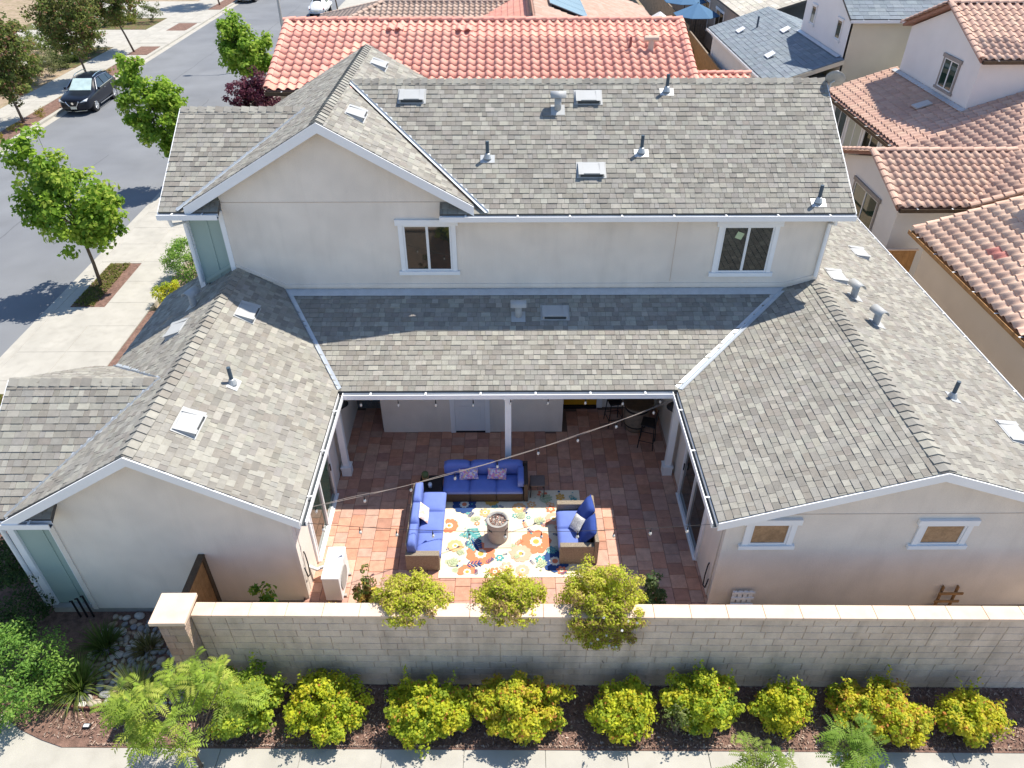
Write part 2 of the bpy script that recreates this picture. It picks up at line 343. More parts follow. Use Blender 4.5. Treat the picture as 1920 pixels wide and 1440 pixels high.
def ridge_caps(roof, a, b, p1, p2, step=.2, hw=.15, pal=SH, m='shingle', barrel=False, lift=.034, seed=5, name='ridge_cap'):
    """cap pieces lapped along a ridge from a to b; the exposed ends look back to a"""
    r = random.Random(seed); a = Vector(a); b = Vector(b); d = b-a; L = d.length; d.normalize(); side = d.cross(Vector((0, 0, 1))).normalized(); up = side.cross(d); n = max(1, int(L/step)); cache = {}
    for i in range(n):
        ci = r.randrange(len(pal))
        if ci not in cache:
            g = MB(); ln = step*1.18
            if barrel:
                V = []; K = 7
                for x, dz, rr in ((0, .03, hw), (ln, .0, hw*.88)):
                    V += [(x, rr*math.cos(math.pi*k/(K-1)), rr*.75*math.sin(math.pi*k/(K-1))+dz) for k in range(K)]
                V += [(0, (hw-.025)*math.cos(math.pi*k/(K-1)), (hw-.025)*.75*math.sin(math.pi*k/(K-1))+.02) for k in range(K)]
                g.add(V, [(k+1, k, K+k, K+k+1) for k in range(K-1)]+[(k, k+1, 2*K+k+1, 2*K+k) for k in range(K-1)], pal[ci])
            else:
                V = []
                for x, h in ((0, lift), (ln, .002)):
                    V += [(x, -hw, h-hw*p1), (x, 0, h), (x, hw, h-hw*p2)]
                V += [(0, -hw, -.012-hw*p1), (0, 0, -.012), (0, hw, -.012-hw*p2), (ln, -hw, -.012-hw*p1), (ln, hw, -.012-hw*p2)]
                g.add(V, [(0, 1, 4, 3), (1, 2, 5, 4), (6, 7, 1, 0), (7, 8, 2, 1), (0, 3, 9, 6), (2, 8, 10, 5)], pal[ci])
            me = g.mesh(name); me.materials.append(M[m]); cache[ci] = me
        o = bpy.data.objects.new(name, cache[ci]); C.objects.link(o); o.parent = roof
        mm = Matrix((d, -side, up)).transposed().to_4x4(); mm.translation = a+d*(L*i/n)-Vector(W[roof.name]); o.matrix_local = mm
def rakeboard(house, pts, h=.2, t=.03, yv=(0, -1, 0), m='trim', name='fascia'):
    b = MB()
    for a, c in zip(pts[:-1], pts[1:]):
        a = Vector(a); c = Vector(c); b.extr([a, c, c-Vector((0, 0, h)), a-Vector((0, 0, h))], Vector(yv)*t)
    return b.build(name, m, house)
def gutter(house, a, b, out, straps=(), m='gutter', w=.12, h=.11, dark='gutter_dark'):
    """U-shaped gutter from a to b; out = outward unit vector, a and b on the roof edge at lip height"""
    a = Vector(a); b = Vector(b); o = Vector(out); z = Vector((0, 0, 1)); d = b-a; t = .012
    prof = [(.004, 0), (.004, -h), (w, -h), (w, .012), (w-.02, .012), (w-.02, -h+.012), (.016, -h+.012), (.016, 0)]
    g = MB().extr([a+o*x+z*y for x, y in prof], d).build('gutter', m, house)
    MB().extr([a+o*.018+z*(-h+.013), a+o*(w-.022)+z*(-h+.013), a+o*(w-.022)+z*(-h+.03), a+o*.018+z*(-h+.03)], d).build('gutter_dirt_and_shade', dark, g)  # dark strip along the trough: dirt plus the inner shade painted in
    n = max(2, int(d.length/1.1)); s = MB()
    for i in range(n):
        p = a+d*((i+.5)/n); q = d.normalized()*.02; s.extr([p-q+o*.0+z*.014, p+q+z*.014, p+q+o*w+z*.014, p-q+o*w+z*.014], (0, 0, .006))
        s.build('strap', 'gutter', g); s = MB()
    return g
def window(parent, O, ux, w, h, out, trim=.11, head=.1, sill=True, split=True, gl='glass', fr='trim', name='window', proud=.03):
    """O lower-left corner of the pane on the wall face, ux along the wall, out outward"""
    O = Vector(O); X = Vector(ux); Z = Vector((0, 0, 1)); N = Vector(out)
    def slab(b, x0, z0, x1, z1, d0, d1): b.extr([O+X*x0+Z*z0+N*d0, O+X*x1+Z*z0+N*d0, O+X*x1+Z*z1+N*d0, O+X*x0+Z*z1+N*d0], N*(d1-d0))
    f = MB(); k = .045
    for q in ((0, 0, w, k), (0, h-k, w, h), (0, k, k, h-k), (w-k, k, w, h-k)): slab(f, *q, .002, proud)
    if split: slab(f, w/2-.03, k, w/2+.03, h-k, .003, proud+.004)
    root = f.build(name, 'white', parent)
    halves = ((k, w/2-.03), (w/2+.03, w-k)) if split else ((k, w-k),)
    for x0, x1 in halves:
        g = MB(); slab(g, x0, k, x1, h-k, .004, .012); g.build('pane', gl, root)
    if trim:
        t = MB(); slab(t, -trim, 0, -.003, h, .001, .04); t.build('casing', fr, root); t = MB(); slab(t, w+.003, 0, w+trim, h, .001, .04); t.build('casing', fr, root)
        t = MB(); slab(t, -trim-head*.6, h+.003, w+trim+head*.6, h+head+.04, .001, .07); t.build('head_trim', fr, root)
        if sill: t = MB(); slab(t, -trim-.06, -.1, w+trim+.06, -.003, .001, .07); t.build('sill', fr, root)
    return root
# ------------------------------------------------------------------ foliage
def leafmesh(name, P, N, size, cols, aspect=.55, m='leaf', parent=None, kind=None):
    n = len(P); N = N/np.maximum(np.linalg.norm(N, axis=1, keepdims=True), 1e-6); rv = nr.normal(size=(n, 3)); a = np.cross(N, rv); a /= np.maximum(np.linalg.norm(a, axis=1, keepdims=True), 1e-6); b = np.cross(N, a)
    s = np.asarray(size).reshape(-1, 1)*np.ones((n, 1)); V = np.empty((n, 4, 3))
    V[:, 0] = P-a*s*.5; V[:, 2] = P+a*s*.5; V[:, 1] = P+b*s*.5*aspect+N*s*.13; V[:, 3] = P-b*s*.5*aspect+N*s*.13
    return rawquads(name, V, cols, m, parent, kind)
def rawquads(name, V, cols, m='leaf', parent=None, kind=None):
    n = len(V)
    if parent is not None: V = V-np.array(W[parent.name])
    me = bpy.data.meshes.new(name); me.vertices.add(n*4); me.vertices.foreach_set('co', np.ascontiguousarray(V, np.float32).ravel())
    me.loops.add(n*4); me.loops.foreach_set('vertex_index', np.arange(n*4, dtype=np.int32)); me.polygons.add(n)
    me.polygons.foreach_set('loop_start', np.arange(0, n*4, 4, dtype=np.int32)); me.update(calc_edges=True)
    at = me.attributes.new('col', 'FLOAT_COLOR', 'FACE'); cc = np.ones((n, 4), np.float32); cc[:, :3] = np.clip(cols, 0, 1); at.data.foreach_set('color', cc.ravel())
    return link(name, me, m, parent, kind=kind)
def clumpy(center, radii, nc, nl, cs, pal, up=.5, zmin=None, shell=.45, accent=None, amount=.0, spread=.35):
    """leaf positions, normals and colours of a crown made of many small clumps"""
    c = np.array(center); rad = np.array(radii); d = nr.normal(size=(nc, 3)); d /= np.linalg.norm(d, axis=1, keepdims=True)
    rr = shell+(1-shell)*nr.random((nc, 1))**.6; bump = 1+spread*(nr.random((nc, 1))-.6); cc = c+d*rad*rr*bump
    pal = np.array(pal); ct = nr.integers(len(pal), size=nc); sz = cs*(.7+.6*nr.random(nc)); Ps = []; Ns = []; Cs = []
    for i in range(nc):
        k = int(nl*(.6+.8*nr.random())); g = nr.normal(size=(k, 3)); g /= np.linalg.norm(g, axis=1, keepdims=True); g *= (nr.random((k, 1))**.45)
        p = cc[i]+g*sz[i]*np.array([1, 1, .8]); Ps.append(p); Ns.append(g*.8+nr.normal(size=(k, 3))*.5+np.array([0, 0, up])+(cc[i]-c)/rad*.3)
        col = pal[ct[i]]*(.8+.4*nr.random((k, 1))); j = nr.integers(len(pal), size=k); mixm = nr.random((k, 1)) < .35; col = np.where(mixm, pal[j]*(.85+.3*nr.random((k, 1))), col)
        if accent is not None: mk = (nr.random((k, 1)) < amount); col = np.where(mk, np.array(accent)*(.8+.4*nr.random((k, 1))), col)
        Cs.append(col)
    P = np.concatenate(Ps); N = np.concatenate(Ns); K = np.concatenate(Cs)
    if zmin is not None: ok = P[:, 2] > zmin; P, N, K = P[ok], N[ok], K[ok]
    return P, N, K, cc
def bush(name, loc, rad, nc, nl, cs, leaf, pal, label, group=None, cat='shrub', stems=6, aspect=.5, accent=None, amount=0, up=.5, flowers=None, shell=.45, bot=.1, lobes=0, shoots=0):
    t = thing(name, loc, label, cat, group); c = (loc[0], loc[1], loc[2]+rad[2]*.95)
    P, N, K, cc = clumpy(c, rad, nc, nl, cs, pal, up=up, zmin=loc[2]+bot*rad[2], accent=accent, amount=amount, shell=shell)
    for k in range(lobes):
        a = nr.random()*2*math.pi; f = .35+.3*nr.random(); c2 = (c[0]+math.cos(a)*rad[0]*.75, c[1]+math.sin(a)*rad[1]*.7, c[2]+(nr.random()-.45)*rad[2]*.7)
        q = clumpy(c2, np.array(rad)*f, max(4, int(nc*f*.45)), nl, cs, pal, up=up, zmin=loc[2]+bot*rad[2], accent=accent, amount=amount, shell=.2); P, N, K = np.concatenate([P, q[0]]), np.concatenate([N, q[1]]), np.concatenate([K, q[2]])
    for k in range(shoots):
        d = nr.normal(size=3); d[2] = abs(d[2])+.3; d /= np.linalg.norm(d); s0 = np.array(c)+d*np.array(rad)*.8; e0 = s0+(d+np.array([0, 0, .5]))*(.10+.22*nr.random()); m = int(14+16*nr.random()); u = nr.random((m, 1)); p = s0+(e0-s0)*u+nr.normal(size=(m, 3))*.03
        P = np.concatenate([P, p]); N = np.concatenate([N, nr.normal(size=(m, 3))+np.array([0, 0, .4])]); K = np.concatenate([K, np.array(pal)[nr.integers(len(pal), size=m)]*(.9+.25*nr.random((m, 1)))])
    leafmesh('foliage', P, N, leaf*(.7+.6*nr.random(len(P))), K, aspect, 'leaf', t)
    b = MB(); idx = nr.choice(len(cc), min(stems, len(cc)), replace=False)
    for i in idx:
        e = cc[i]; b.tube([(loc[0]+nr.normal()*.03, loc[1]+nr.normal()*.03, loc[2]-.05), (loc[0]*.5+e[0]*.5, loc[1]*.5+e[1]*.5, loc[2]+(e[2]-loc[2])*.6), tuple(e)], [.018, .012, .005], 5)
    b.build('stem', 'bark', t)
    if flowers:
        fc, nfl, fs = flowers; j = nr.choice(len(P), nfl, replace=False); j = j[P[j, 2] > c[2]-rad[2]*.2]
        if len(j): leafmesh('flower', np.repeat(P[j], 4, 0)+nr.normal(size=(len(j)*4, 3))*fs*.25+np.array([0, 0, .02]), nr.normal(size=(len(j)*4, 3))+np.array([0, 0, 1.2]), fs*(.8+.4*nr.random(len(j)*4)), np.array(fc)*(.85+.3*nr.random((len(j)*4, 1))), .8, 'petal', t, kind='stuff')
    return t
def tree(name, base, cen, rad, nc, nl, cs, leaf, pal, label, group=None, tr=.07, aspect=.7, accent=None, amount=0, shell=.35, fork=None, up=.4, lobes=()):
    t = thing(name, base, label, 'tree', group); base = np.array(base, float); cen = np.array(cen, float)
    P, N, K, cc = clumpy(cen, rad, nc, nl, cs, pal, accent=accent, amount=amount, shell=shell, up=up)
    for lc, lr, ln in lobes:
        q = clumpy(lc, lr, ln, nl, cs, pal, accent=accent, amount=amount, shell=.25, up=up); P, N, K, cc = (np.concatenate([a, b_]) for a, b_ in zip((P, N, K, cc), q))
    leafmesh('crown', P, N, leaf*(.7+.6*nr.random(len(P))), K, aspect, 'leaf', t)
    b = MB(); top = cen+np.array([0, 0, rad[2]*.55]); fk = cen-np.array([0, 0, rad[2]*.75]); path = [base-np.array([0, 0, .05]), base*.5+fk*.5+np.array([.03, 0, 0]), fk, cen, top]
    b.tube([tuple(p) for p in path], [tr*1.15, tr, tr*.85, tr*.55, tr*.15], 8)
    for i in nr.choice(len(cc), min(16, len(cc)), replace=False):
        e = cc[i]; s = fk+(cen-fk)*nr.random()*1.0; m = s*.5+e*.5+np.array([0, 0, -.05]); b.tube([tuple(s), tuple(m), tuple(e)], [tr*.4, tr*.25, tr*.07], 5)
    b.build('trunk', 'bark', t, smooth=True); return t
def grass(name, loc, n, length, rad, pal, label, group=None, w=.012, droop=.7):
    t = thing(name, loc, label, 'grass', group); pal = np.array(pal); Vs = []; Cs = []
    for i in range(n):
        a = nr.random()*2*math.pi; out = np.array([math.cos(a), math.sin(a), 0]); lean = nr.random()**.7; L = length*(.6+.5*nr.random()); p = np.array(loc)+out*rad*.25*nr.random(); col = pal[nr.integers(len(pal))]*(.8+.4*nr.random()); sd = np.array([-out[1], out[0], 0])*w
        pts = []
        for k in range(5):
            s = k/4; pts.append(p+out*(L*lean*.8*s+.02)+np.array([0, 0, L*(s*(1.05-.35*lean)-droop*lean*s*s*.75)]))
        for k in range(4):
            w0 = 1-.22*k; w1 = 1-.22*(k+1); Vs.append([pts[k]-sd*w0, pts[k]+sd*w0, pts[k+1]+sd*w1, pts[k+1]-sd*w1]); Cs.append(col)
    rawquads('blades', np.array(Vs), np.array(Cs), 'leaf', t)
    MB().lathe([(rad*.3, -.03), (rad*.25, .05), (.01, .09)], loc, 8).build('crown', 'soil', t); return t
def pinnate(name, base, cen, rad, nleaf, label, group=None, pal=((.27, .36, .05), (.34, .42, .06), (.42, .45, .09)), L=.30):
    """young street tree with compound leaves: every leaf is a drooping stalk with paired leaflets"""
    t = thing(name, base, label, 'tree', group); cen = np.array(cen); rad = np.array(rad); pal = np.array(pal); V = []; Cs = []; b = MB(); tips = []
    for i in range(26):
        d = nr.normal(size=3); d[2] = abs(d[2])*.8+.15*nr.normal(); d /= np.linalg.norm(d); tips.append(cen+d*rad*(.55+.45*nr.random()))
    fk = np.array([base[0], base[1], cen[2]-rad[2]*.8]); b.tube([(base[0], base[1], base[2]-.05), tuple(fk), tuple(cen)], [.04, .032, .015], 7)
    for e in tips: s = fk+(cen-fk)*nr.random(); b.tube([tuple(s), tuple(s*.45+e*.55+np.array([0, 0, .06])), tuple(e)], [.012, .008, .004], 5)
    for i in range(nleaf):
        e = tips[nr.integers(len(tips))]; s0 = cen*.25+e*.75; p = s0+(e-s0)*nr.random()+nr.normal(size=3)*.07; o = nr.normal(size=3); o[2] = abs(o[2])*.4; o += (e-cen)*.6; o /= np.linalg.norm(o); l = L*(.7+.5*nr.random()); sd = np.cross(o, [0, 0, 1.]); sd /= max(np.linalg.norm(sd), 1e-5); col = pal[nr.integers(len(pal))]*(.8+.4*nr.random())
        for k in range(7):
            s = (k+1)/7; q = p+o*l*s+np.array([0, 0, -.5*l*s*s]); tn = o+np.array([0, 0, -1.0*s]); tn /= np.linalg.norm(tn); ll = l*.36*(1-.35*abs(s-.5))
            for sg in (-1, 1):
                ax = sd*sg*.85+tn*.55+np.array([0, 0, -.15]); ax /= np.linalg.norm(ax); wv = np.cross(ax, np.cross(sd, tn)); wv /= max(np.linalg.norm(wv), 1e-5)
                V.append([q, q+ax*ll*.45+wv*ll*.14, q+ax*ll, q+ax*ll*.45-wv*ll*.14]); Cs.append(col*(.9+.2*nr.random()))
    rawquads('crown', np.array(V), np.array(Cs), 'leaf', t); b.build('trunk', 'bark', t, smooth=True); return t
# ================================================================== SETTING
G = -.5                                                  # grade outside the walls; the patio is z = 0
struct('ground', MB().box(-300, -120, -1.2, 300, 420, -.70), 'soil')
struct('road', MB().box(-26.5, -40, -.71, -16.3, 260, -.62), 'asphalt')
for k, (x, y, l, a) in enumerate(((-21.2, 24, 14, .02), (-18.4, 38, 10, -.05), (-22.8, 44, 18, .01), (-20.6, 60, 20, .02))):
    q = MB(); n = 16; pts = [(x+math.sin(i*1.7+k)*.05+math.sin(a)*i*l/n, y+i*l/n) for i in range(n+1)]
    for (xa, ya), (xb, yb) in zip(pts[:-1], pts[1:]): q.add([(xa-.018, ya, -.6165), (xa+.018, ya, -.6165), (xb+.018, yb, -.6165), (xb-.018, yb, -.6165)], [(0, 1, 2, 3)])
    o = q.build('crack_seal', mat('bitumen', (.105, .112, .122), .7) if k == 0 else o.data.materials[0], bpy.data.objects['road'])
mh = MB().lathe([(.36, 0), (.36, .006), (.33, .008)], (-18.6, 21.3, -.622), 24).build('manhole_cover', 'grey', None); tag(mh, 'round grey manhole cover set in the street asphalt', 'manhole cover')
kerb = MB()
kerb.box(-16.3, -40, -.71, -15.95, 260, -.612); kerb.box(-15.95, -40, -.71, -15.8, 260, -.497)
struct('kerb', kerb, 'concrete')
kerb = MB(); kerb.box(-26.9, -40, -.71, -26.5, 260, -.612); kerb.box(-27.05, -40, -.71, -26.9, 260, -.497)
struct('kerb', kerb, 'concrete')
def slabs(name, xs, ys, z, skip=None, rz=0, piv=(0, 0), m='concrete', sheet=None):
    """pavement: a base sheet in the joints and one slab object per panel"""
    x0, x1, y0, y1 = xs[0], xs[-1], ys[0], ys[-1]; b = MB().box(x0, y0, -.71, x1, y1, z-.018) if sheet is None else sheet
    s = struct(name, b, m); cache = {}
    for i in range(len(xs)-1):
        for j in range(len(ys)-1):
            if skip and skip((xs[i]+xs[i+1])/2, (ys[j]+ys[j+1])/2): continue
            w, h = xs[i+1]-xs[i], ys[j+1]-ys[j]; k = (round(w, 3), round(h, 3))
            if k not in cache:
                q = MB().box(.007, .007, -.02, w-.007, h-.007, 0); cache[k] = q.mesh('slab'); cache[k].materials.append(M[m])
            o = bpy.data.objects.new('slab', cache[k]); C.objects.link(o); o.parent = s; o.location = (xs[i], ys[j], z)
    if rz: s.matrix_world = Matrix.Translation((*piv, 0)) @ Matrix.Rotation(rz, 4, 'Z') @ Matrix.Translation((-piv[0], -piv[1], 0))
    return s
ROT = -.0128
ys = [10.2+1.55*k for k in range(28)]
wells = [(-15.42, -14.2, 14.0, 17.3), (-15.42, -14.2, 22.3, 25.6), (-15.42, -14.2, 32.0, 35.2), (-15.42, -14.2, 44.4, 47.6)]
sw = MB(); cuts = sorted(wells, key=lambda w: w[2]); yy = 4
for w in cuts:
    sw.box(-15.8, yy, -.71, -12.55, w[2], -.503); sw.box(-15.8, w[2], -.71, w[0], w[3], -.503); sw.box(w[1], w[2], -.71, -12.55, w[3], -.503); yy = w[3]
sw.box(-15.8, yy, -.71, -12.55, 140, -.503)
near = struct('sidewalk', sw, 'concrete'); cache = {}
for j in range(len(ys)-1):
    y0, y1 = ys[j], ys[j+1]
    for x0, x1 in ((-15.79, -14.21), (-14.19, -12.56)):
        if any(w[0] < x1-.1 and w[1] > x0+.1 and w[2] < y1 and w[3] > y0 for w in wells) and x0 < -15: continue
        k = round(x1-x0, 3)
        if k not in cache: cache[k] = MB().box(.006, .006, -.012, x1-x0-.006, y1-y0-.006, .008).mesh('slab'); cache[k].materials.append(M['concrete'])
        o = bpy.data.objects.new('slab', cache[k]); C.objects.link(o); o.parent = near; o.location = (x0, y0, -.503)
for w in wells:
    struct('planting_bed', MB().box(w[0], w[2], -.71, w[1], w[3], -.515), 'mulch')
# front pavement, along a line turned a little against the house
slabs('front_walk', [-8.2+1.475*k for k in range(15)], [4.6, 6.58], G, rz=ROT, piv=(3, 6.58))
cor = MB(); cv = [(-8.15, 6.74), (-8.6, 6.86), (-9.1, 7.06), (-9.7, 7.42), (-10.4, 8.0), (-11.2, 8.9), (-11.9, 10.1), (-12.4, 11.6), (-12.55, 13.)]
cor.extr([(x, y, -.71) for x, y in cv]+[(-15.8, 13., -.71), (-15.8, 4.0, -.71), (-8.15, 4.0, -.71)], (0, 0, .204)); struct('corner_walk', cor, 'concrete')
bedp = [(-8.15, 6.72)]+cv[1:]+[(-12.5, 22), (-9.0, 22), (-9.0, 9.7), (-4., 9.7), (-4., 8.1), (14.5, 7.95), (14.5, 6.42), (3, 6.575)]
bed = MB().extr([(x, y, -.72) for x, y in bedp], (0, 0, .232)); struct('mulch_bed', bed, 'mulch')
n = 15000; P = np.stack([nr.uniform(-8.6, 11.5, n), nr.uniform(6.4, 7.9, n), np.full(n, G+.022)], 1); P[:, 1] = np.maximum(P[:, 1], 6.63-.0125*(P[:, 0]-3)); P[:, 2] += .012*nr.random(n)
ok = ~((P[:, 0] < -7.7) & (P[:, 1] < 6.9)); P = P[ok]; n = len(P)
cc = np.array([(.27, .17, .13), (.19, .12, .095), (.34, .24, .19), (.42, .33, .27), (.13, .085, .07)])[nr.integers(5, size=n)]
leafmesh('bark_chips', P, nr.normal(size=(n, 3))*.45+np.array([0, 0, 1.]), .035+.05*nr.random(n), cc, .35, 'chip', kind='stuff')
tag(bpy.data.objects['bark_chips'], 'brown bark chips scattered over the bed along the block wall', 'bark mulch')
# side yards and patio base
struct('side_yard', MB().box(4.3, 8.1, -.71, 14.0, 9.5, -.10), 'soil')
struct('side_yard', MB().box(-6.1, 8.1, -.71, -4.3, 9.7, -.10), 'soil')
patio = struct('patio', MB().box(-4.3, 8.1, -.71, 4.3, 16.0, -.014), 'grout')
PV = [(0.54, 0.29, 0.204), (0.486, 0.25, 0.171), (0.562, 0.335, 0.247), (0.432, 0.245, 0.195), (0.508, 0.31, 0.242), (0.583, 0.37, 0.275), (0.4, 0.215, 0.157), (0.518, 0.27, 0.19), (0.464, 0.3, 0.237), (0.54, 0.325, 0.252)]
pv = []; x = -4.27
while x < 4.2:
    w = rnd.choice([.285, .31, .31, .335]); y = 8.2-rnd.uniform(0, .3)
    while y < 15.95:
        l = rnd.choice([.25, .31, .31, .31, .37, .45]); yc = y+l/2; xc = x+w/2
        if not (-3.3 < xc < 1.45 and yc > 14.95) and yc < 15.95 and yc > 8.2 and xc < 4.25: pv.append((x, y, w, l, rnd.randrange(len(PV)), rnd.uniform(-.002, .002), rnd.uniform(-.006, .006)))
        y += l
    x += w
vis = [k for k, q in enumerate(pv) if inframe((q[0]+.15, q[1]+.15, 0)) and q[1] > 9.0]; vis.sort(key=lambda k: pix((pv[k][0], pv[k][1], 0))[2]); pick = set(vis[:300]); pm = {}; rest = MB()
def pavergeo(b, ox, oy, w, l, dz, col):
    a = w-.009; d_ = l-.009; c = .011; b.add([(ox, oy, -.02), (ox+a, oy, -.02), (ox+a, oy+d_, -.02), (ox, oy+d_, -.02), (ox, oy, dz-.005), (ox+a, oy, dz-.005), (ox+a, oy+d_, dz-.005), (ox, oy+d_, dz-.005), (ox+c, oy+c, dz), (ox+a-c, oy+c, dz), (ox+a-c, oy+d_-c, dz), (ox+c, oy+d_-c, dz)],
        [(8, 9, 10, 11), (4, 5, 9, 8), (5, 6, 10, 9), (6, 7, 11, 10), (7, 4, 8, 11), (0, 1, 5, 4), (1, 2, 6, 5), (2, 3, 7, 6), (3, 0, 4, 7)], col)
for k, (x, y, w, l, ci, dz, rz) in enumerate(pv):
    if k in pick:
        if (w, l, ci) not in pm: b = MB(); pavergeo(b, 0, 0, w, l, 0, PV[ci]); pm[(w, l, ci)] = b.mesh('paver'); pm[(w, l, ci)].materials.append(M['paver'])
        o = bpy.data.objects.new('paver', pm[(w, l, ci)]); C.objects.link(o); o.parent = patio; o.location = (x, y, dz); o.rotation_euler = (0, 0, rz)
    else: pavergeo(rest, x, y, w, l, dz, jit(PV[ci], .06))
rest.build('pavers', 'paver', patio, kind='stuff')
# far pavement across the street
fy = [36+1.6*k for k in range(36)]
fw = [(-28.35, -27.2, 38.5, 50.5), (-28.35, -27.2, 52.2, 57.8), (-28.7, -27.2, 59.3, 62.0), (-28.9, -27.3, 67.8, 70.9), (-28.4, -27.2, 77.2, 84.)]
slabs('far_sidewalk', [-30.75, -29.55, -28.4, -27.06], fy, G, skip=lambda x, y: any(w[0] < x+.3 and w[1] > x-.3 and w[2]-.6 < y < w[3]+.6 for w in fw))
for w in fw: struct('planting_bed', MB().box(w[0], w[2], -.71, w[1], w[3], -.497), 'mulch')
struct('driveway', MB().box(-42, 61.8, -.71, -30.76, 68.2, -.503), 'concrete')
struct('driveway', MB().box(-42, 73.2, -.71, -30.76, 81.5, -.503), 'concrete')
struct('driveway', MB().box(-40, 55.5, -.71, -33.8, 58.0, -.503), 'concrete')
struct('garden_bed', MB().box(-48, 34, -.71, -30.76, 55.4, -.50), 'soil')
struct('garden_bed', MB().box(-42, 68.3, -.71, -30.76, 73.1, -.50), 'turf')
struct('garden_bed', MB().box(-33.7, 55.5, -.71, -30.76, 61.7, -.50), 'turf')
# ================================================================== MAIN HOUSE
H = thing('house', (0, 16, 0), 'grey shingled stucco house wrapped around a tiled courtyard', 'house')
LWr = Plane('-x', .59, -3.84, 2.752); LWl = Plane('+x', .59, -9.28, 2.752); BR = Plane('+y', .3476, 13.12, 2.745)
RWl = Plane('+x', .3264, 3.85, 2.738); RWr = Plane('-x', .3264, 11.423, 2.738)
PF = Plane('+y', .583, 9.3, 2.745); PB = Plane('-y', .583, 14.12, 2.745)
GAr = Plane('-x', .575, -.76, 6.058); GAl = Plane('+x', .575, -7.34, 6.058); LP = Plane('+y', .583, 15.7, 5.93); LPB = Plane('-y', .583, 21.0, 5.93)
MR = Plane('+y', .583, 15.7, 5.86); MB_ = Plane('-y', .583, 22.7, 5.86)
RLX, RRX = -6.56, 7.6365
xvl = lambda y: -3.84-.589*(y-13.12)
xvr = lambda y: 3.85+1.065*(y-13.12)
r_lwr = shingle_roof(H, LWr, [[(-3.84, 9.23), (-3.84, 13.12), (RLX, 13.12), (RLX, 9.23)], [(-3.84, 13.12), (xvl(16.05), 16.05), (RLX, 16.05), (RLX, 13.12)]], seed=1)
yv = 11.715; zrp = PF.zat(0, yv); xrp = RLX-(4.357-zrp)/.59
r_lwl = shingle_roof(H, LWl, [[(-9.28, 9.23+.07), (RLX, 9.23), (RLX, 11.715), (xrp, yv)], [(xrp, yv), (RLX, yv), (RLX, 14.12), (-9.28, 14.12)], [(-9.28, 14.12), (RLX, 14.12), (RLX, 16.05), (-9.28, 16.05)], [(-9.28, 16.05), (-7.45, 16.05), (-7.45, 17.4), (-9.28, 17.4)]], seed=2)
r_br = shingle_roof(H, BR, [[(-3.84, 13.12), (3.85, 13.12), (xvr(16.05), 16.05), (xvl(16.05), 16.05)]], seed=3)
r_rwl = shingle_roof(H, RWl, [[(3.85, 9.14), (RRX, 9.14), (RRX, 13.12), (3.85, 13.12)], [(3.85, 13.12), (RRX, 13.12), (RRX, 16.05), (xvr(16.05), 16.05)]], seed=4)
r_rwr = shingle_roof(H, RWr, [[(RRX, 9.14), (11.423, 9.14), (11.423, 22.6), (RRX, 22.6)]], seed=5)
r_pf = shingle_roof(H, PF, [[(-9.9, 9.3), (-9.28, 9.3), (xrp, yv), (-9.9, yv)], [(-9.28, 9.3), (-8.42, 9.3), (-8.42, 9.6), (-8.98, 9.6)]], seed=6)
r_pb = shingle_roof(H, PB, [[(-9.9, yv), (xrp, yv), (-9.28, 14.12), (-9.9, 14.12)]], seed=7)
xg = lambda y: -7.555+1.014*(y-15.7)
r_gar = shingle_roof(H, GAr, [[(-.76, 15.7), (-4.05, 19.0), (-4.05, 15.7)], [(-4.05, 19.0), (-3.9, 19.2), (-.76, 22.9), (-4.05, 22.9)]], seed=8)
r_gal = shingle_roof(H, GAl, [[(-7.34, 15.7), (-4.05, 15.7), (-4.05, 18.35), (xg(18.35), 18.35)], [(xg(18.35), 18.35), (-4.05, 18.35), (-4.05, 22.9), (-7.34, 22.9), (-7.34, 20.9)]], seed=9)
r_lp = shingle_roof(H, LP, [[(-7.95, 15.7), (xg(15.7), 15.7), (xg(18.35), 18.35), (-7.95, 18.35)], [(xg(15.7), 15.7), (-6.6, 15.7), (-6.6, 15.98), (xg(15.7)+.28, 15.98)]], seed=10)
r_lpb = shingle_roof(H, LPB, [[(-7.95, 18.36), (xg(18.35), 18.36), (-7.34, 21.0), (-7.95, 21.0)]], seed=11)
xm = lambda y: -.415-1.014*(y-15.7)
r_mr = shingle_roof(H, MR, [[(xm(15.7), 15.7), (8.0, 15.7), (8.0, 19.2), (xm(19.2), 19.2)], [(-1.55, 15.7), (xm(15.7), 15.7), (xm(15.98), 15.98), (-1.55, 15.98)]], seed=12)
r_mb = shingle_roof(H, MB_, [[(-3.9, 19.21), (8.0, 19.21), (8.0, 22.7), (-.9, 22.7)]], seed=13)
shingle_finish(H, H.name, 300, flt=lambda P: not (P.x < -6.6 and P.z < 4.3 and P.y < 11))
ridge_caps(r_lwr, (RLX, 9.25, 4.365), (RLX, 15.98, 4.365), .59, .59, seed=1)
ridge_caps(r_rwl, (RRX, 9.16, 3.982), (RRX, 15.95, 3.982), .326, .326, seed=2)
ridge_caps(r_rwr, (RRX, 22.5, 3.982), (RRX, 16.1, 3.982), .326, .326, seed=2)
ridge_caps(r_pf, (-9.88, yv, zrp+.008), (xrp+.1, yv, zrp+.008), .583, .583, seed=3)
ridge_caps(r_gar, (-4.05, 15.72, 7.958), (-4.05, 22.85, 7.958), .575, .575, seed=4)
ridge_caps(r_lp, (-7.93, 18.355, 7.483), (-5.0, 18.355, 7.483), .583, .583, seed=6)
ridge_caps(r_mr, (7.98, 19.205, 7.909), (-3.8, 19.205, 7.909), .583, .583, seed=7)
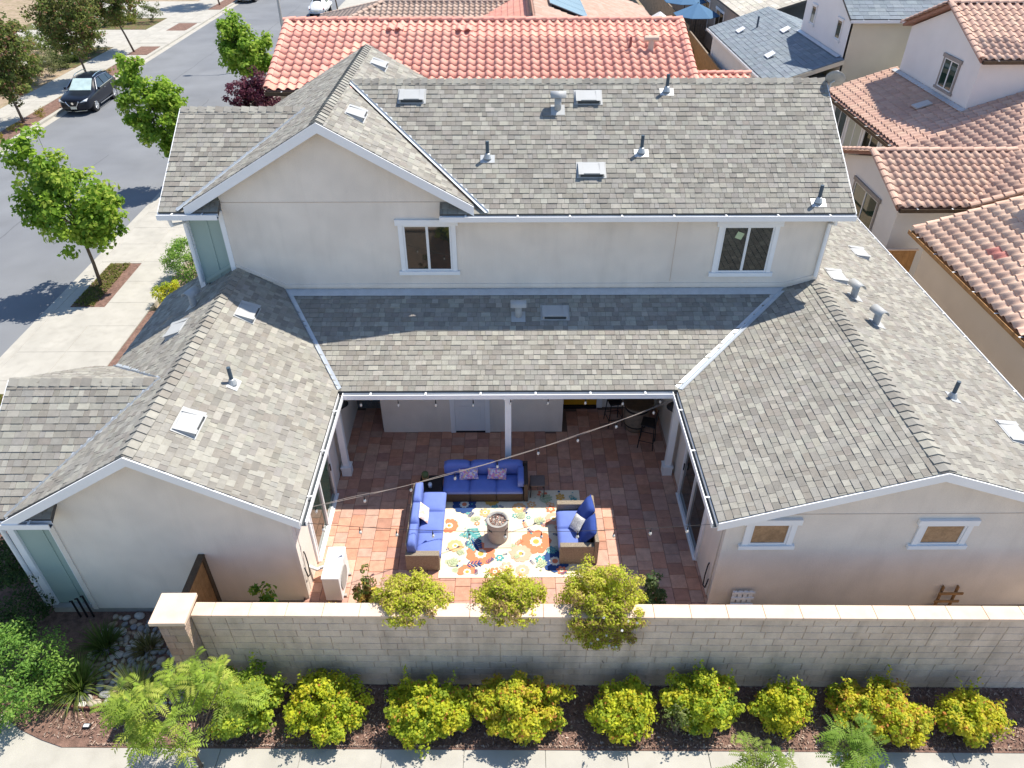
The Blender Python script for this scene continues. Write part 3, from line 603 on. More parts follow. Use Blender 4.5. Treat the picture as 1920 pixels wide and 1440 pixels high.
# valleys and flashings
def valley(pa, pb, h=.03, w=.10):
    a = Vector(pa); b = Vector(pb); d = (b-a).normalized(); s = d.cross(Vector((0, 0, 1))).normalized(); g = MB(); up = Vector((0, 0, h))
    g.add([a-s*w+up*1.4, a+up*.5, a+s*w+up*1.4, b-s*w+up*1.4, b+up*.5, b+s*w+up*1.4], [(0, 1, 4, 3), (1, 2, 5, 4)]); g.add([a-s*.012+up*.5, a+up*2, a+s*.012+up*.5, b-s*.012+up*.5, b+up*2, b+s*.012+up*.5], [(0, 1, 4, 3), (1, 2, 5, 4)])
    g.build('valley_flashing', 'valley', H)
valley(BR.pt(xvl(13.14), 13.14), BR.pt(xvl(15.9), 15.9)); valley(BR.pt(xvr(13.14), 13.14), BR.pt(xvr(15.9), 15.9))
valley(PF.pt(-9.26, 9.32), PF.pt(xrp, yv)); valley(PB.pt(-9.3, 14.1), PB.pt(xrp, yv)); valley(MR.pt(xm(15.72), 15.72), MR.pt(xm(19.15), 19.15)); valley(LP.pt(xg(15.72), 15.72), LP.pt(xg(18.3), 18.3))
f = MB(); f.extr([BR.pt(xvl(15.78), 15.78, .02), BR.pt(xvr(15.78), 15.78, .02), BR.pt(xvr(15.985), 15.985, .02), BR.pt(xvl(15.985), 15.985, .02)], (0, 0, .006)); f.build('flashing', 'valley', H)
# walls
def wallxz(poly, y, t, m='stucco', name='wall'): return MB().extr([(x, y, z) for x, z in poly], (0, t, 0)).build(name, m, H)
wallxz([(-8.8, -.33), (-4.2, -.33), (-4.2, 2.80), (RLX, 4.19), (-8.8, 2.88)], 9.6, .2)
wallxz([(-9.72, -.42), (-8.8, -.42), (-8.8, 2.62), (-9.72, 2.62)], 9.76, .15, 'green')
MB().box(-9.72, 9.92, -.42, -9.57, 13.8, 2.6).build('wall', 'green', H); MB().box(-9.06, 13.81, -.42, -8.9, 17.3, 2.6).build('wall', 'green', H)
b = MB().box(-9.76, 9.70, -.45, -9.62, 9.76, 2.62); b.box(-9.78, 9.72, -.45, -9.725, 9.86, 2.62); b.build('corner_board', 'trim', H)
MB().box(-8.93, 9.70, -.43, -8.805, 9.757, 2.62).build('corner_board', 'trim', H)
MB().box(-8.797, 9.575, -.33, -8.70, 9.598, 2.85).build('corner_board', 'stucco', H)
MB().box(-9.70, 9.625, -.71, -4.22, 9.75, -.335).build('foundation', 'grey', H)
for x in (-9.15,): MB().box(x, 9.745, -.42, x+.05, 9.758, 2.6).build('batten', 'green', H)
MB().box(-4.4, 9.82, -.1, -4.2, 15.94, 2.80).build('wall', 'stucco', H)
MB().box(-4.26, 9.574, -.3, -4.175, 9.598, 2.74).build('corner_board', 'stucco', H)
wallxz([(4.17, -.15), (11.1, -.15), (11.1, 2.68), (RRX, 3.82), (4.17, 2.69)], 9.39, .2)
MB().box(4.15, 9.60, -.1, 4.35, 15.94, 2.71).build('wall', 'stucco', H)
MB().box(10.9, 9.60, -.5, 11.1, 22.4, 2.66).build('wall', 'stucco', H)
MB().box(4.12, 9.36, -.14, 4.21, 9.388, 2.66).build('corner_board', 'stucco', H)
MB().box(-4.39, 15.95, -.1, 4.34, 16.1, 3.3).build('wall', 'stucco', H)
MB().box(-3.32, 14.9, -.01, 1.44, 15.94, 2.95).build('wall', 'stucco', H)
wallxz([(-6.62, 3.0), (7.62, 3.0), (7.62, 5.72), (-1.2, 5.78), (-1.2, 6.18), (-4.05, 7.82), (-6.62, 6.34)], 16.0, .2)
MB().box(7.42, 16.21, 2.6, 7.62, 22.3, 5.75).build('wall', 'stucco', H)
MB().extr([(7.62, 16.0, 5.75), (7.62, 22.4, 5.75), (7.62, 19.2, 7.75)], (-.2, 0, 0)).build('wall', 'stucco', H)
wallxz([(-7.62, 2.9), (-6.62, 2.9), (-6.62, 5.80), (-7.62, 5.80)], 16.22, .15, 'green')
MB().box(-7.62, 16.38, 2.7, -7.47, 21., 5.8).build('wall', 'green', H)
MB().box(-7.18, 16.2, 3.2, -7.12, 16.217, 5.8).build('batten', 'green', H)
MB().box(-7.68, 16.15, 3.2, -7.55, 16.218, 5.8).build('corner_board', 'trim', H); MB().box(-6.74, 15.99, 3.75, -6.622, 16.215, 5.82).build('corner_board', 'trim', H)
MB().extr([(-7.62, 16.19, 3.79), (-6.76, 16.19, 4.30), (-6.76, 16.19, 4.40), (-7.62, 16.19, 3.89)], (0, .025, 0)).build('skirt_board', 'green', H)
MB().box(7.55, 15.965, 4.0, 7.66, 15.998, 5.7).build('corner_board', 'stucco', H)
# weep band at the foot of the upper wall, following the roof below
b = MB(); pts = [(-6.6, 4.43), (xvl(16)+.05, 3.88), (xvr(16)-.05, 3.88), (7.58, 4.10)]
for (xa, za), (xb, zb) in zip(pts[:-1], pts[1:]): b.extr([(xa, 15.972, za-.06), (xb, 15.972, zb-.06), (xb, 15.972, zb+.02), (xa, 15.972, za+.02)], (0, .026, 0))
b.build('weep_band', 'stucco', H)
# control joints of the upper stucco
b = MB().box(-6.6, 15.992, 6.025, -1.25, 15.999, 6.037); b.build('control_joint', 'mortar', H); b = MB().box(4.02, 15.992, 3.95, 4.03, 15.999, 5.7).build('control_joint', 'mortar', H)
MB().box(5.2, 9.382, 2.67, 10.1, 9.389, 2.68).build('control_joint', 'mortar', H)
# fascia, rake boards, gutters
z_ = lambda pl, x, y, d=-.015: (x, y, pl.zat(x, y)+d)
rakeboard(H, [(-9.28, 9.23, 2.74), (RLX, 9.23, 4.345), (-3.84, 9.23, 2.74)], h=.2)
rakeboard(H, [(3.85, 9.14, 2.725), (RRX, 9.14, 3.962), (11.42, 9.14, 2.725)], h=.19)
rakeboard(H, [(-7.34, 15.7, 6.045), (-4.05, 15.7, 7.937), (-.76, 15.7, 6.045)], h=.22)
rakeboard(H, [(8.0, 15.7, 5.85), (8.0, 19.2, 7.89), (8.0, 22.7, 5.85)], h=.2, yv=(1, 0, 0))
rakeboard(H, [(-7.95, 15.7, 5.92), (-7.95, 18.35, 7.465), (-7.95, 21., 5.92)], h=.2, yv=(-1, 0, 0))
rakeboard(H, [(-9.9, 9.3, 2.735), (-9.9, yv, zrp-.01), (-9.9, 14.12, 2.735)], h=.2, yv=(-1, 0, 0))
gutter(H, (-3.84, 9.23, 2.70), (-3.84, 13.10, 2.70), (1, 0, 0)); gutter(H, (-3.72, 13.12, 2.70), (3.73, 13.12, 2.70), (0, -1, 0))
gutter(H, (3.85, 13.10, 2.70), (3.85, 9.14, 2.70), (-1, 0, 0)); gutter(H, (11.423, 9.14, 2.70), (11.423, 22.6, 2.70), (1, 0, 0))
gutter(H, (-1.55, 15.7, 5.82), (8.0, 15.7, 5.82), (0, -1, 0)); gutter(H, (-7.97, 15.7, 5.89), (-6.6, 15.7, 5.89), (0, -1, 0)); gutter(H, (-9.93, 9.3, 2.70), (-8.42, 9.3, 2.70), (0, -1, 0))
MB().tube([(-7.72, 15.63, 5.79), (-7.72, 15.68, 5.62), (-7.60, 16.1, 5.5), (-7.60, 16.12, 3.9)], .045, 8).build('downpipe', 'gutter', H)
MB().tube([(7.55, 15.63, 5.72), (7.60, 15.68, 5.60), (7.58, 15.93, 5.5), (7.58, 15.94, 4.1)], .045, 8).build('downpipe', 'gutter', H)
MB().tube([(-9.8, 9.24, 2.6), (-9.8, 9.3, 2.45), (-9.84, 9.7, 2.3), (-9.84, 9.72, -.4)], .045, 8).build('downpipe', 'gutter', H)
# porch: beam, soffit, posts
MB().box(-4.05, 13.2, 2.46, 4.02, 13.42, 2.62).build('beam', 'trim', H); MB().box(-4.18, 13.43, 2.50, 4.13, 14.88, 2.56).build('soffit', 'trim', H)
def post(x, y, base=True):
    p = MB().box(x-.075, y-.075, .29, x+.075, y+.075, 2.455).build('post', 'trim', H, bevel=.006)
    b = MB().box(x-.115, y-.115, .0, x+.115, y+.115, .25); b.box(x-.13, y-.13, .25, x+.13, y+.13, .288); b.build('plinth', 'trim', p)
    MB().box(x-.1, y-.1, 2.38, x+.1, y+.1, 2.452).build('capital', 'trim', p)
post(-4.02, 13.33); post(3.96, 13.30); post(.0, 13.33)
# windows and doors
window(H, (-2.47, 15.998, 4.27), (1, 0, 0), 1.14, 1.2, (0, -1, 0)); window(H, (5.12, 15.998, 4.2), (1, 0, 0), 1.22, 1.22, (0, -1, 0))
window(H, (4.60, 9.388, 1.86), (1, 0, 0), .74, .58, (0, -1, 0), split=False, gl='painted_reflection'); window(H, (7.88, 9.388, 1.84), (1, 0, 0), .80, .56, (0, -1, 0), split=False, gl='painted_reflection')
MB().extr([(5.42, 15.98, 5.12), (5.58, 15.98, 5.06), (5.64, 15.98, 5.22), (5.48, 15.98, 5.28)], (0, .004, 0)).build('window_sticker', mat('sticker_green', (.45, .55, .35), .7), H)
def slider(x, out, y0, y1, gl):
    r = window(H, (x, y1 if out < 0 else y0, .03), (0, -1 if out < 0 else 1, 0), y1-y0, 2.05, (out, 0, 0), trim=.09, head=.08, sill=False, gl=gl, name='sliding_door', proud=.05)
    b = MB(); b.box(min(x, x+out*.09), y0-.05, .002, max(x, x+out*.09), y1+.05, .03); b.build('threshold', 'trim', r)
    ym = (y0+y1)/2; MB().box(min(x+out*.05, x+out*.075), y1-.14, .95, max(x+out*.05, x+out*.075), y1-.11, 1.15).build('handle', 'black', r)
slider(-4.2, 1, 10.58, 12.56, 'glass_green'); slider(4.15, -1, 10.56, 12.52, 'glass')
d = MB().box(-1.39, 14.875, .055, -.61, 14.899, 2.05).build('door', 'white', H)
for z0, z1 in ((.2, .9), (1.05, 1.9)): MB().box(-1.28, 14.868, z0, -.72, 14.8745, z1).build('panel', 'white', d, bevel=.005)
b = MB().box(-1.52, 14.86, 0, -1.395, 14.899, 2.1); b.box(-.605, 14.86, 0, -.48, 14.899, 2.1); b.box(-1.52, 14.86, 2.105, -.48, 14.899, 2.2); b.build('door_frame', 'trim', d)
MB().box(-1.39, 14.87, .0, -.61, 14.898, .05).build('threshold', 'black', d)
b = MB(); b.tube([(-1.31, 14.874, 1.42), (-1.31, 14.84, 1.42)], .035, 10); b.tube([(-1.31, 14.874, 1.26), (-1.31, 14.83, 1.26)], .03, 10); b.tube([(-1.31, 14.83, 1.26), (-1.18, 14.83, 1.25)], .012, 8); b.build('handle', 'black', d)
d = MB().box(1.55, 15.92, .10, 2.46, 15.948, 2.1).build('door', 'door_yellow', H); b = MB().box(2.465, 15.9, 0, 2.62, 15.949, 2.2); b.build('door_frame', 'trim', d); MB().box(1.5, 15.86, .0, 2.46, 15.949, .095).build('threshold', 'black', d)
b = MB()
for j in range(9):
    for k in range(5):
        x0 = -4.19+k*.2-(j % 2)*.1; b.box(max(x0, -4.19), 15.925, j*.075+.003, min(x0+.193, -3.33), 15.949, j*.075+.068)
bv = b.build('brick_veneer', 'brick', H)
for x, y, z, o in ((-4.2, 13.78, 1.75, 1), (4.15, 13.6, 1.75, -1)):
    l = MB().lathe([(.02, .30), (.05, .26), (.17, .12), (.17, .10), (.04, .08), (.04, -.02), (.0, -.02)], (x+o*.19, y, z), 14); l.tube([(x+o*.002, y, z+.18), (x+o*.1, y, z+.34), (x+o*.19, y, z+.3)], .012, 6); l.build('wall_lamp', 'black', H, smooth=True)
# roof vents (each is fixed to the roof)
def boxvent(pl, x, y, w=.62, d=.42, h=.09):
    u, v = pl.uv(x, y); q = MB(); up = lambda a, b, c: pl.at(u+a, v+b, c)
    q.add([up(-w/2, -d/2, .012), up(w/2, -d/2, .012), up(w/2, d/2, .012), up(-w/2, d/2, .012), up(-w/2+.03, -d/2+.03, h+.03), up(w/2-.03, -d/2+.03, h+.03), up(w/2-.03, d/2-.03, .035), up(-w/2+.03, d/2-.03, .035)], [(4, 5, 6, 7), (0, 1, 5, 4), (1, 2, 6, 5), (2, 3, 7, 6), (3, 0, 4, 7)])
    for a, b_ in ((-w/2-.0, -w/2+.12), (w/2-.12, w/2)): q.add([up(a, -d/2-.0, h+.034), up(b_, -d/2, h+.034), up(b_, d/2, .045), up(a, d/2, .045)], [(0, 1, 2, 3)])
    r = q.build('roof_vent', 'vent', H, bevel=.008); f = MB()
    f.extr([up(-w/2-.04, -d/2-.03, .016), up(w/2+.04, -d/2-.03, .016), up(w/2+.04, d/2+.02, .018), up(-w/2-.04, d/2+.02, .018)], pl.N*.004); f.build('flashing', 'vent', r)
    MB().extr([up(-w/2+.05, -d/2+.004, .03), up(w/2-.05, -d/2+.004, .03), up(w/2-.05, -d/2+.014, h+.01), up(-w/2+.05, -d/2+.014, h+.01)], pl.V*-.006).build('louvre', 'gutter_dark', r)
for pl, x, y in ((MR, -2.34, 18.72), (MR, 2.01, 18.68), (MR, 1.98, 16.76), (GAr, -3.49, 17.28), (GAr, -3.56, 21.62), (BR, 1.15, 15.25), (LWr, -5.97, 10.51), (LWr, -5.99, 14.45), (LWl, -7.5, 14.06), (RWr, 10.1, 18.98), (RWr, 8.43, 16.6), (RWr, 10.15, 11.1)): boxvent(pl, x, y)
def pipevent(pl, x, y, h=.42, r=.042):
    p = pl.pt(x, y); q = MB().tube([p+Vector((0, 0, -.05)), p+Vector((0, 0, h))], r, 10).build('vent_pipe', 'pipe', H, smooth=False); u, v = pl.uv(x, y); f = MB()
    f.extr([pl.at(u-.17, v-.13, .016), pl.at(u+.17, v-.13, .016), pl.at(u+.17, v+.10, .018), pl.at(u-.17, v+.10, .018)], pl.N*.004); f.lathe([(.1, .02), (.06, .13), (.045, .14)], p, 12); f.build('flashing', 'metal', q)
for pl, x, y in ((MR, -.46, 17.06), (MR, 3.2, 17.2), (MR, 3.97, 18.84), (MR, 7.18, 15.95), (LWr, -5.63, 11.99), (RWr, 9.21, 11.88)): pipevent(pl, x, y)
def hoodvent(pl, x, y, ax, s=1., h=.30):
    """exhaust vent: a neck with a half-round hood across the top"""
    p = pl.pt(x, y); ax = Vector(ax); q = MB().tube([p+Vector((0, 0, -.08)), p+Vector((0, 0, h))], .085*s, 12).build('exhaust_vent', 'vent', H, smooth=True)
    a = p+Vector((0, 0, h))-ax*.19*s; b = p+Vector((0, 0, h))+ax*.19*s; side = ax.cross(Vector((0, 0, 1))); g = MB(); n = 9; V = []
    for e in (a, b):
        for rr in (.125*s, .112*s): V += [e+(side*math.cos(math.pi*k/(n-1))+Vector((0, 0, 1))*math.sin(math.pi*k/(n-1)))*rr for k in range(n)]
    F = []
    for k in range(n-1): F += [(k, k+1, 2*n+k+1, 2*n+k), (n+k+1, n+k, 3*n+k, 3*n+k+1), (k+1, k, n+k, n+k+1), (2*n+k, 2*n+k+1, 3*n+k+1, 3*n+k)]
    g.add(V, F); g.build('hood', 'vent', q, smooth=True); u, v = pl.uv(x, y); MB().extr([pl.at(u-.17, v-.2, .016), pl.at(u+.17, v-.2, .016), pl.at(u+.17, v+.12, .018), pl.at(u-.17, v+.12, .018)], pl.N*.004).build('flashing', 'vent', q)
hoodvent(MR, 1.25, 18.37, (1, 0, 0)); hoodvent(BR, .26, 15.17, (1, 0, 0)); hoodvent(LWl, -7.49, 15.14, (.3, 1, 0)); hoodvent(RWr, 8.52, 15.62, (.25, -1, 0)); hoodvent(RWr, 8.59, 14.43, (.25, -1, 0))
# dish
t = thing('satellite_dish', (8.06, 19.0, 7.6), 'grey satellite dish at the right end of the upper ridge', 'satellite dish')
b = MB(); c = Vector((8.14, 18.95, 7.93)); nrm = Vector((.35, .75, .45)).normalized(); a = nrm.orthogonal().normalized(); bb = nrm.cross(a); V = []; F = []; n = 20
for i, (rr, dd) in enumerate(((.0, 0), (.10, .008), (.18, .03), (.24, .055), (.23, .07))):
    for k in range(n): th = 2*math.pi*k/n; V.append(c+(a*math.cos(th)+bb*math.sin(th))*max(rr, .001)+nrm*dd)
for i in range(4):
    for k in range(n): F.append((i*n+k, i*n+(k+1) % n, (i+1)*n+(k+1) % n, (i+1)*n+k))
b.add(V, F); b.build('dish', 'grey', t, smooth=True)
MB().tube([(8.06, 19.0, 7.62), (8.08, 19.0, 7.85), c-nrm*.02], .022, 8).build('mast', 'metal', t); MB().tube([c, c+nrm*.15+Vector((0, 0, -.05)), c+nrm*.25], .012, 6).build('feed_arm', 'metal', t); MB().box(c.x+nrm.x*.25-.04, c.y+nrm.y*.25-.04, c.z+nrm.z*.25-.04, c.x+nrm.x*.25+.04, c.y+nrm.y*.25+.04, c.z+nrm.z*.25+.05).build('receiver', 'white', t)
# ================================================================== BLOCK WALL, PILLAR, GATE
WL = thing('block_wall', (3, 7.85, G), 'long tan concrete block wall with pale stone coping', 'wall', rz=ROT)
def lb(x0, y0, z0, x1, y1, z1, col=None): return MB().box(x0-3, y0-7.85, z0-G, x1-3, y1-7.85, z1-G, col)
core = lb(-5.66, 7.853, -.71, 12.0, 8.05, 1.675).build('core', 'mortar', WL, local=True)
BC = [(.66, .54, .44), (.645, .525, .43), (.67, .55, .45), (.655, .53, .43), (.64, .525, .43), (.665, .55, .45)]; bl = []
for j in range(11):
    x = -5.66-rnd.choice([.0, .2, .1]); z0 = -.50+j*.198
    while x < 12.0:
        w = rnd.choice([.40, .40, .40, .30, .50]); a = max(x, -5.66); b_ = min(x+w, 12.0)
        if b_-a > .05: bl.append((a, b_, z0, rnd.randrange(6), rnd.uniform(0, .005)))
        x += w
vis = [k for k, q in enumerate(bl) if inframe(((q[0]+q[1])/2, 7.83, q[2]+.1))]; vis.sort(key=lambda k: pix((bl[k][0], 7.83, bl[k][2]))[2]); pick = set(vis[:300]); bm_ = {}; rest = MB()
def blockgeo(w, col):
    b = MB(); h = .194; c = .006; b.add([(0, .02, 0), (w, .02, 0), (w, .02, h), (0, .02, h), (c, 0, c), (w-c, 0, c), (w-c, 0, h-c), (c, 0, h-c)], [(4, 5, 6, 7), (0, 1, 5, 4), (1, 2, 6, 5), (2, 3, 7, 6), (3, 0, 4, 7)], col); return b
for k, (a, b_, z0, ci, dy) in enumerate(bl):
    w = round(b_-a-.005, 3); y = 7.84-dy
    if k in pick:
        if (w, ci) not in bm_: bm_[(w, ci)] = blockgeo(w, BC[ci]).mesh('block'); bm_[(w, ci)].materials.append(M['block'])
        o = bpy.data.objects.new('block', bm_[(w, ci)]); C.objects.link(o); o.parent = WL; o.location = (a-3, y-7.85, z0-G)
    else:
        g = blockgeo(w, BC[ci]); rest.add([(p[0]+a-3, p[1]+y-7.85, p[2]+z0-G) for p in g.v], g.f, BC[ci])
rest.build('blocks', 'block', WL, local=True, kind='stuff')
x = -5.64; me = None
while x < 12:
    w = .36 if me is None and x < -5.6 else .655
    q = MB().box(0, 0, 0, w-.006, .285, .072); o = q.build('coping_stone', 'cap', WL, local=True, bevel=.008); o.location = (x-3, 7.805-7.85, 1.678-G+rnd.uniform(-.002, .002)); x += w
PL = thing('wall_pillar', (-5.9, 7.95, G), 'square block pillar with flat capstone at the wall end', 'pillar')
MB().box(-6.12, 7.70, -.71, -5.68, 8.15, 1.875).build('core', 'mortar', PL)
for j in range(12):
    z0 = -.50+j*.198; sp = -5.9 if j % 2 else -5.98
    for x0, x1 in ((-6.13, sp-.003), (sp+.003, -5.67)):
        q = MB().box(x0, 7.688, z0, x1, 8.16, z0+.192, jit((.38, .285, .225), .14)); q.build('block', 'block', PL, bevel=.008)
q = MB().box(-6.21, 7.60, 1.878, -5.58, 8.24, 1.965); q.build('capstone', 'cap', PL, bevel=.012)
GT = thing('wooden_gate', (-6.1, 8.9, G), 'brown wooden side gate between the pillar and the house wall', 'gate')
for k in range(10): MB().box(-6.095, 8.20+k*.139, -.40, -6.07, 8.20+k*.139+.134, 1.36).build('board', 'wood', GT)
for z in (-.2, .6, 1.2): MB().box(-6.13, 8.18, z, -6.098, 9.58, z+.09).build('rail', 'wood_dark', GT)
MB().box(-6.16, 8.17, 1.362, -6.03, 9.59, 1.40).build('cap_rail', 'wood_dark', GT); MB().box(-6.15, 9.49, -.5, -6.04, 9.592, 1.36).build('post', 'wood_dark', GT)
MB().box(-6.15, 8.165, -.5, -6.04, 8.195, 1.36).build('post', 'wood_dark', GT)
t = thing('wooden_trellis', (9.05, 9.25, -.1), 'yellow-brown wooden trellis leaning on the right stucco wall', 'trellis')
for z in (-.05, .2, .45): MB().bar((8.75, 9.26, z), (9.25, 9.26, z), .025, .06).build('slat', 'wood', t)
for x in (8.85, 9.15): MB().bar((x, 9.30, -.1), (x, 9.345, .58), .06, .025, up=(1, 0, 0)).build('upright', 'wood', t)
t = thing('garden_chair', (4.75, 9.0, -.1), 'white slatted garden chair between block wall and right wing', 'chair')
for k in range(4): MB().box(4.56+k*.11, 9.28, .16, 4.64+k*.11, 9.31, .52).build('back_slat', 'white', t)
for z in (.30, .47): MB().box(4.54, 9.255, z, 5.0, 9.279, z+.06).build('back_rail', 'white', t)
MB().box(4.54, 8.85, .16, 5.0, 9.25, .20).build('seat', 'white', t)
for x in (4.55, 4.95):
    for y in (8.87, 9.22): MB().box(x, y, -.1, x+.04, y+.04, .158).build('leg', 'white', t)
# ================================================================== COURTYARD FURNITURE
def part(name, m, p, *bx, bevel=.01, segs=2):
    b = MB(); b.box(*bx); return b.build(name, m, p, bevel=bevel, segs=segs)
def cushion(name, m, p, x0, y0, z0, x1, y1, z1, puff=.025):
    """soft box: a rounded grid with a swollen top"""
    nx, ny = 8, 8; V = []; F = []; cx, cy, cz = (x0+x1)/2, (y0+y1)/2, (z0+z1)/2
    prof = lambda s: 1-abs(2*s-1)**6
    for lay in range(2):
        for i in range(nx+1):
            for j in range(ny+1):
                a, b_ = i/nx, j/ny; e = min(prof(a), 1)*min(prof(b_), 1); hz = (z1-z0)/2*(.55+.45*e)+puff*math.sin(math.pi*a)*math.sin(math.pi*b_)
                V.append((x0+(x1-x0)*a, y0+(y1-y0)*b_, cz+(hz if lay == 0 else -(z1-z0)/2*(.55+.45*e))))
    n = (nx+1)*(ny+1); I = lambda i, j, l: l*n+i*(ny+1)+j
    for i in range(nx):
        for j in range(ny): F += [(I(i, j, 0), I(i+1, j, 0), I(i+1, j+1, 0), I(i, j+1, 0)), (I(i, j, 1), I(i, j+1, 1), I(i+1, j+1, 1), I(i+1, j, 1))]
    for i in range(nx): F += [(I(i, 0, 0), I(i, 0, 1), I(i+1, 0, 1), I(i+1, 0, 0)), (I(i, ny, 0), I(i+1, ny, 0), I(i+1, ny, 1), I(i, ny, 1))]
    for j in range(ny): F += [(I(0, j, 0), I(0, j+1, 0), I(0, j+1, 1), I(0, j, 1)), (I(nx, j, 0), I(nx, j, 1), I(nx, j+1, 1), I(nx, j+1, 0))]
    return MB().add(V, F).build(name, m, p, smooth=True)
def pillow(name, m, c, w, h, nrm, label, roll=0, t=.10, cat='pillow', upv=(0, 0, 1)):
    c = Vector(c); N = Vector(nrm).normalized(); X = Vector(upv).cross(N).normalized(); Y = N.cross(X); X, Y = X*math.cos(roll)+Y*math.sin(roll), Y*math.cos(roll)-X*math.sin(roll); V = []; F = []; k = 10
    for s in (1, -1):
        for i in range(k+1):
            for j in range(k+1):
                a, b_ = 2*i/k-1, 2*j/k-1; d = ((1-a**4)*(1-b_**4))**.5*t/2; pinch = 1-.07*(1-abs(a)*abs(b_))*max(abs(a), abs(b_))**3
                V.append(c+X*a*w/2*pinch+Y*b_*h/2*pinch+N*d*s)
    n = (k+1)**2
    for i in range(k):
        for j in range(k): q = (i*(k+1)+j, (i+1)*(k+1)+j, (i+1)*(k+1)+j+1, i*(k+1)+j+1); F += [q, tuple(n+x for x in q[::-1])]
    o = MB().add(V, F).build(name, m, None, smooth=True); return tag(o, label, cat)
def wicker_box(p, name, x0, y0, z0, x1, y1, z1, m='wicker'):
    o = part(name, m, p, x0, y0, z0, x1, y1, z1, bevel=.012); return o
# rug with its printed flowers
rug = thing('rug', (0, 11.3, 0), 'cream patio rug with large coral, teal and navy flowers', 'rug')
MB().box(-1.52, 10.07, .006, 1.72, 12.68, .014).build('pile', 'rug', rug)
pr = MB(); COL = dict(co=(.72, .22, .11), na=(.03, .07, .20), te=(.10, .33, .33), sa=(.36, .42, .25), pe=(.75, .42, .20), go=(.62, .36, .08), wh=(.8, .74, .6), pk=(.78, .40, .28))
zc = [.0148]
def disc(x, y, r, c, n=14, sx=1, sy=1, rot=0):
    zc[0] += .000012; V = [(x, y, zc[0])]
    for k in range(n): t = 2*math.pi*k/n; a, b_ = r*sx*math.cos(t), r*sy*math.sin(t); V.append((x+a*math.cos(rot)-b_*math.sin(rot), y+a*math.sin(rot)+b_*math.cos(rot), zc[0]))
    if all(-1.5 < v[0] < 1.70 and 10.09 < v[1] < 12.66 for v in V): pr.add(V, [(0, k+1, (k+1) % n+1) for k in range(n)], COL[c])
def petal(x, y, L, wd, ang, c):
    zc[0] += .000012; V = []; pts = [(0, .05), (.35, .75), (.65, 1.), (.88, .75), (1, 0), (.88, -.75), (.65, -1.), (.35, -.75), (0, -.05)]
    for a, b_ in pts: a *= L; b_ *= wd; V.append((x+a*math.cos(ang)-b_*math.sin(ang), y+a*math.sin(ang)+b_*math.cos(ang), zc[0]))
    if all(-1.5 < v[0] < 1.70 and 10.09 < v[1] < 12.66 for v in V): pr.add(V, [tuple(range(len(V)))], COL[c])
def flower(x, y, r, c, inner='wh', mid='pe', n=10):
    a0 = rnd.random()
    for k in range(n): petal(x, y, r, r*.30, a0+2*math.pi*k/n, c)
    disc(x, y, r*.36, inner); 
    for k in range(n): petal(x, y, r*.42, r*.05, a0+.3+2*math.pi*k/n, inner)
    disc(x, y, r*.2, mid)
def sprig(x, y, L, ang, c, n=4):
    for k in range(n):
        s = (k+.5)/n*L; px, py = x+s*math.cos(ang), y+s*math.sin(ang)
        for sg in (-1, 1): petal(px, py, L*.40, L*.055, ang+sg*.8, c)
    petal(x, y, L*1.15, L*.02, ang, c); petal(x+L*.9*math.cos(ang), y+L*.9*math.sin(ang), L*.35, L*.08, ang, c)
def bigleaf(x, y, L, ang, c, c2=None):
    for k in range(4):
        s = k/4*L; px, py = x+s*math.cos(ang), y+s*math.sin(ang); q = L*(.75-.09*k)
        petal(px, py, q, L*.10, ang+.85, c); petal(px, py, q, L*.10, ang-.85, c2 or c)
        petal(px, py, q*.8, L*.012, ang+.85, 'wh'); petal(px, py, q*.8, L*.012, ang-.85, 'wh')
    petal(x, y, L*1.25, L*.12, ang, c)
for k in range(46):
    x, y = rnd.uniform(-1.45, 1.65), rnd.uniform(10.15, 12.6); q = rnd.random()
    if q < .3: flower(x, y, rnd.uniform(.05, .09), rnd.choice(['te', 'pk', 'co', 'pe', 'go']), n=6)
    elif q < .65: bigleaf(x, y, rnd.uniform(.09, .15), rnd.random()*6.28, rnd.choice(['sa', 'te', 'sa', 'te', 'na']))
    else: sprig(x, y, rnd.uniform(.10, .17), rnd.random()*6.28, rnd.choice(['na', 'co', 'te', 'sa']))
for a in ((-1.05, 12.22, .30, 'na'), (.82, 12.55, .13, 'co'), (.30, 11.16-.9, .16, 'pk'), (-.62, 10.72, .34, 'co'), (.62, 11.06, .36, 'co'), (.27, 10.72, .25, 'pk'), (1.02, 10.50, .32, 'na'), (-1.37, 11.55, .22, 'co'), (-.9, 10.22, .22, 'co'), (.25, 12.1, .17, 'pe'), (-.4, 12.35, .19, 'go'), (1.05, 11.75, .2, 'pk'), (1.25, 12.45, .12, 'go'), (.55, 12.2, .12, 'pe'), (-1.2, 10.95, .18, 'pe'), (1.15, 10.25, .12, 'co'), (-.3, 10.22, .13, 'co'), (-.55, 11.95, .14, 'pe'), (.1, 12.6, .12, 'co'), (-.05, 10.35, .15, 'pk'), (1.0, 12.05, .12, 'co'), (-.2, 10.6, .1, 'te'), (.7, 10.55, .12, 'te'), (.1, 12.42, .12, 'te'), (1.45, 11.5, .2, 'co'), (1.4, 10.6, .2, 'pe')): flower(*a, inner='wh' if a[3] != 'go' else 'pe', mid='co' if a[3] == 'na' else 'go', n=10 if a[2] > .15 else 6)
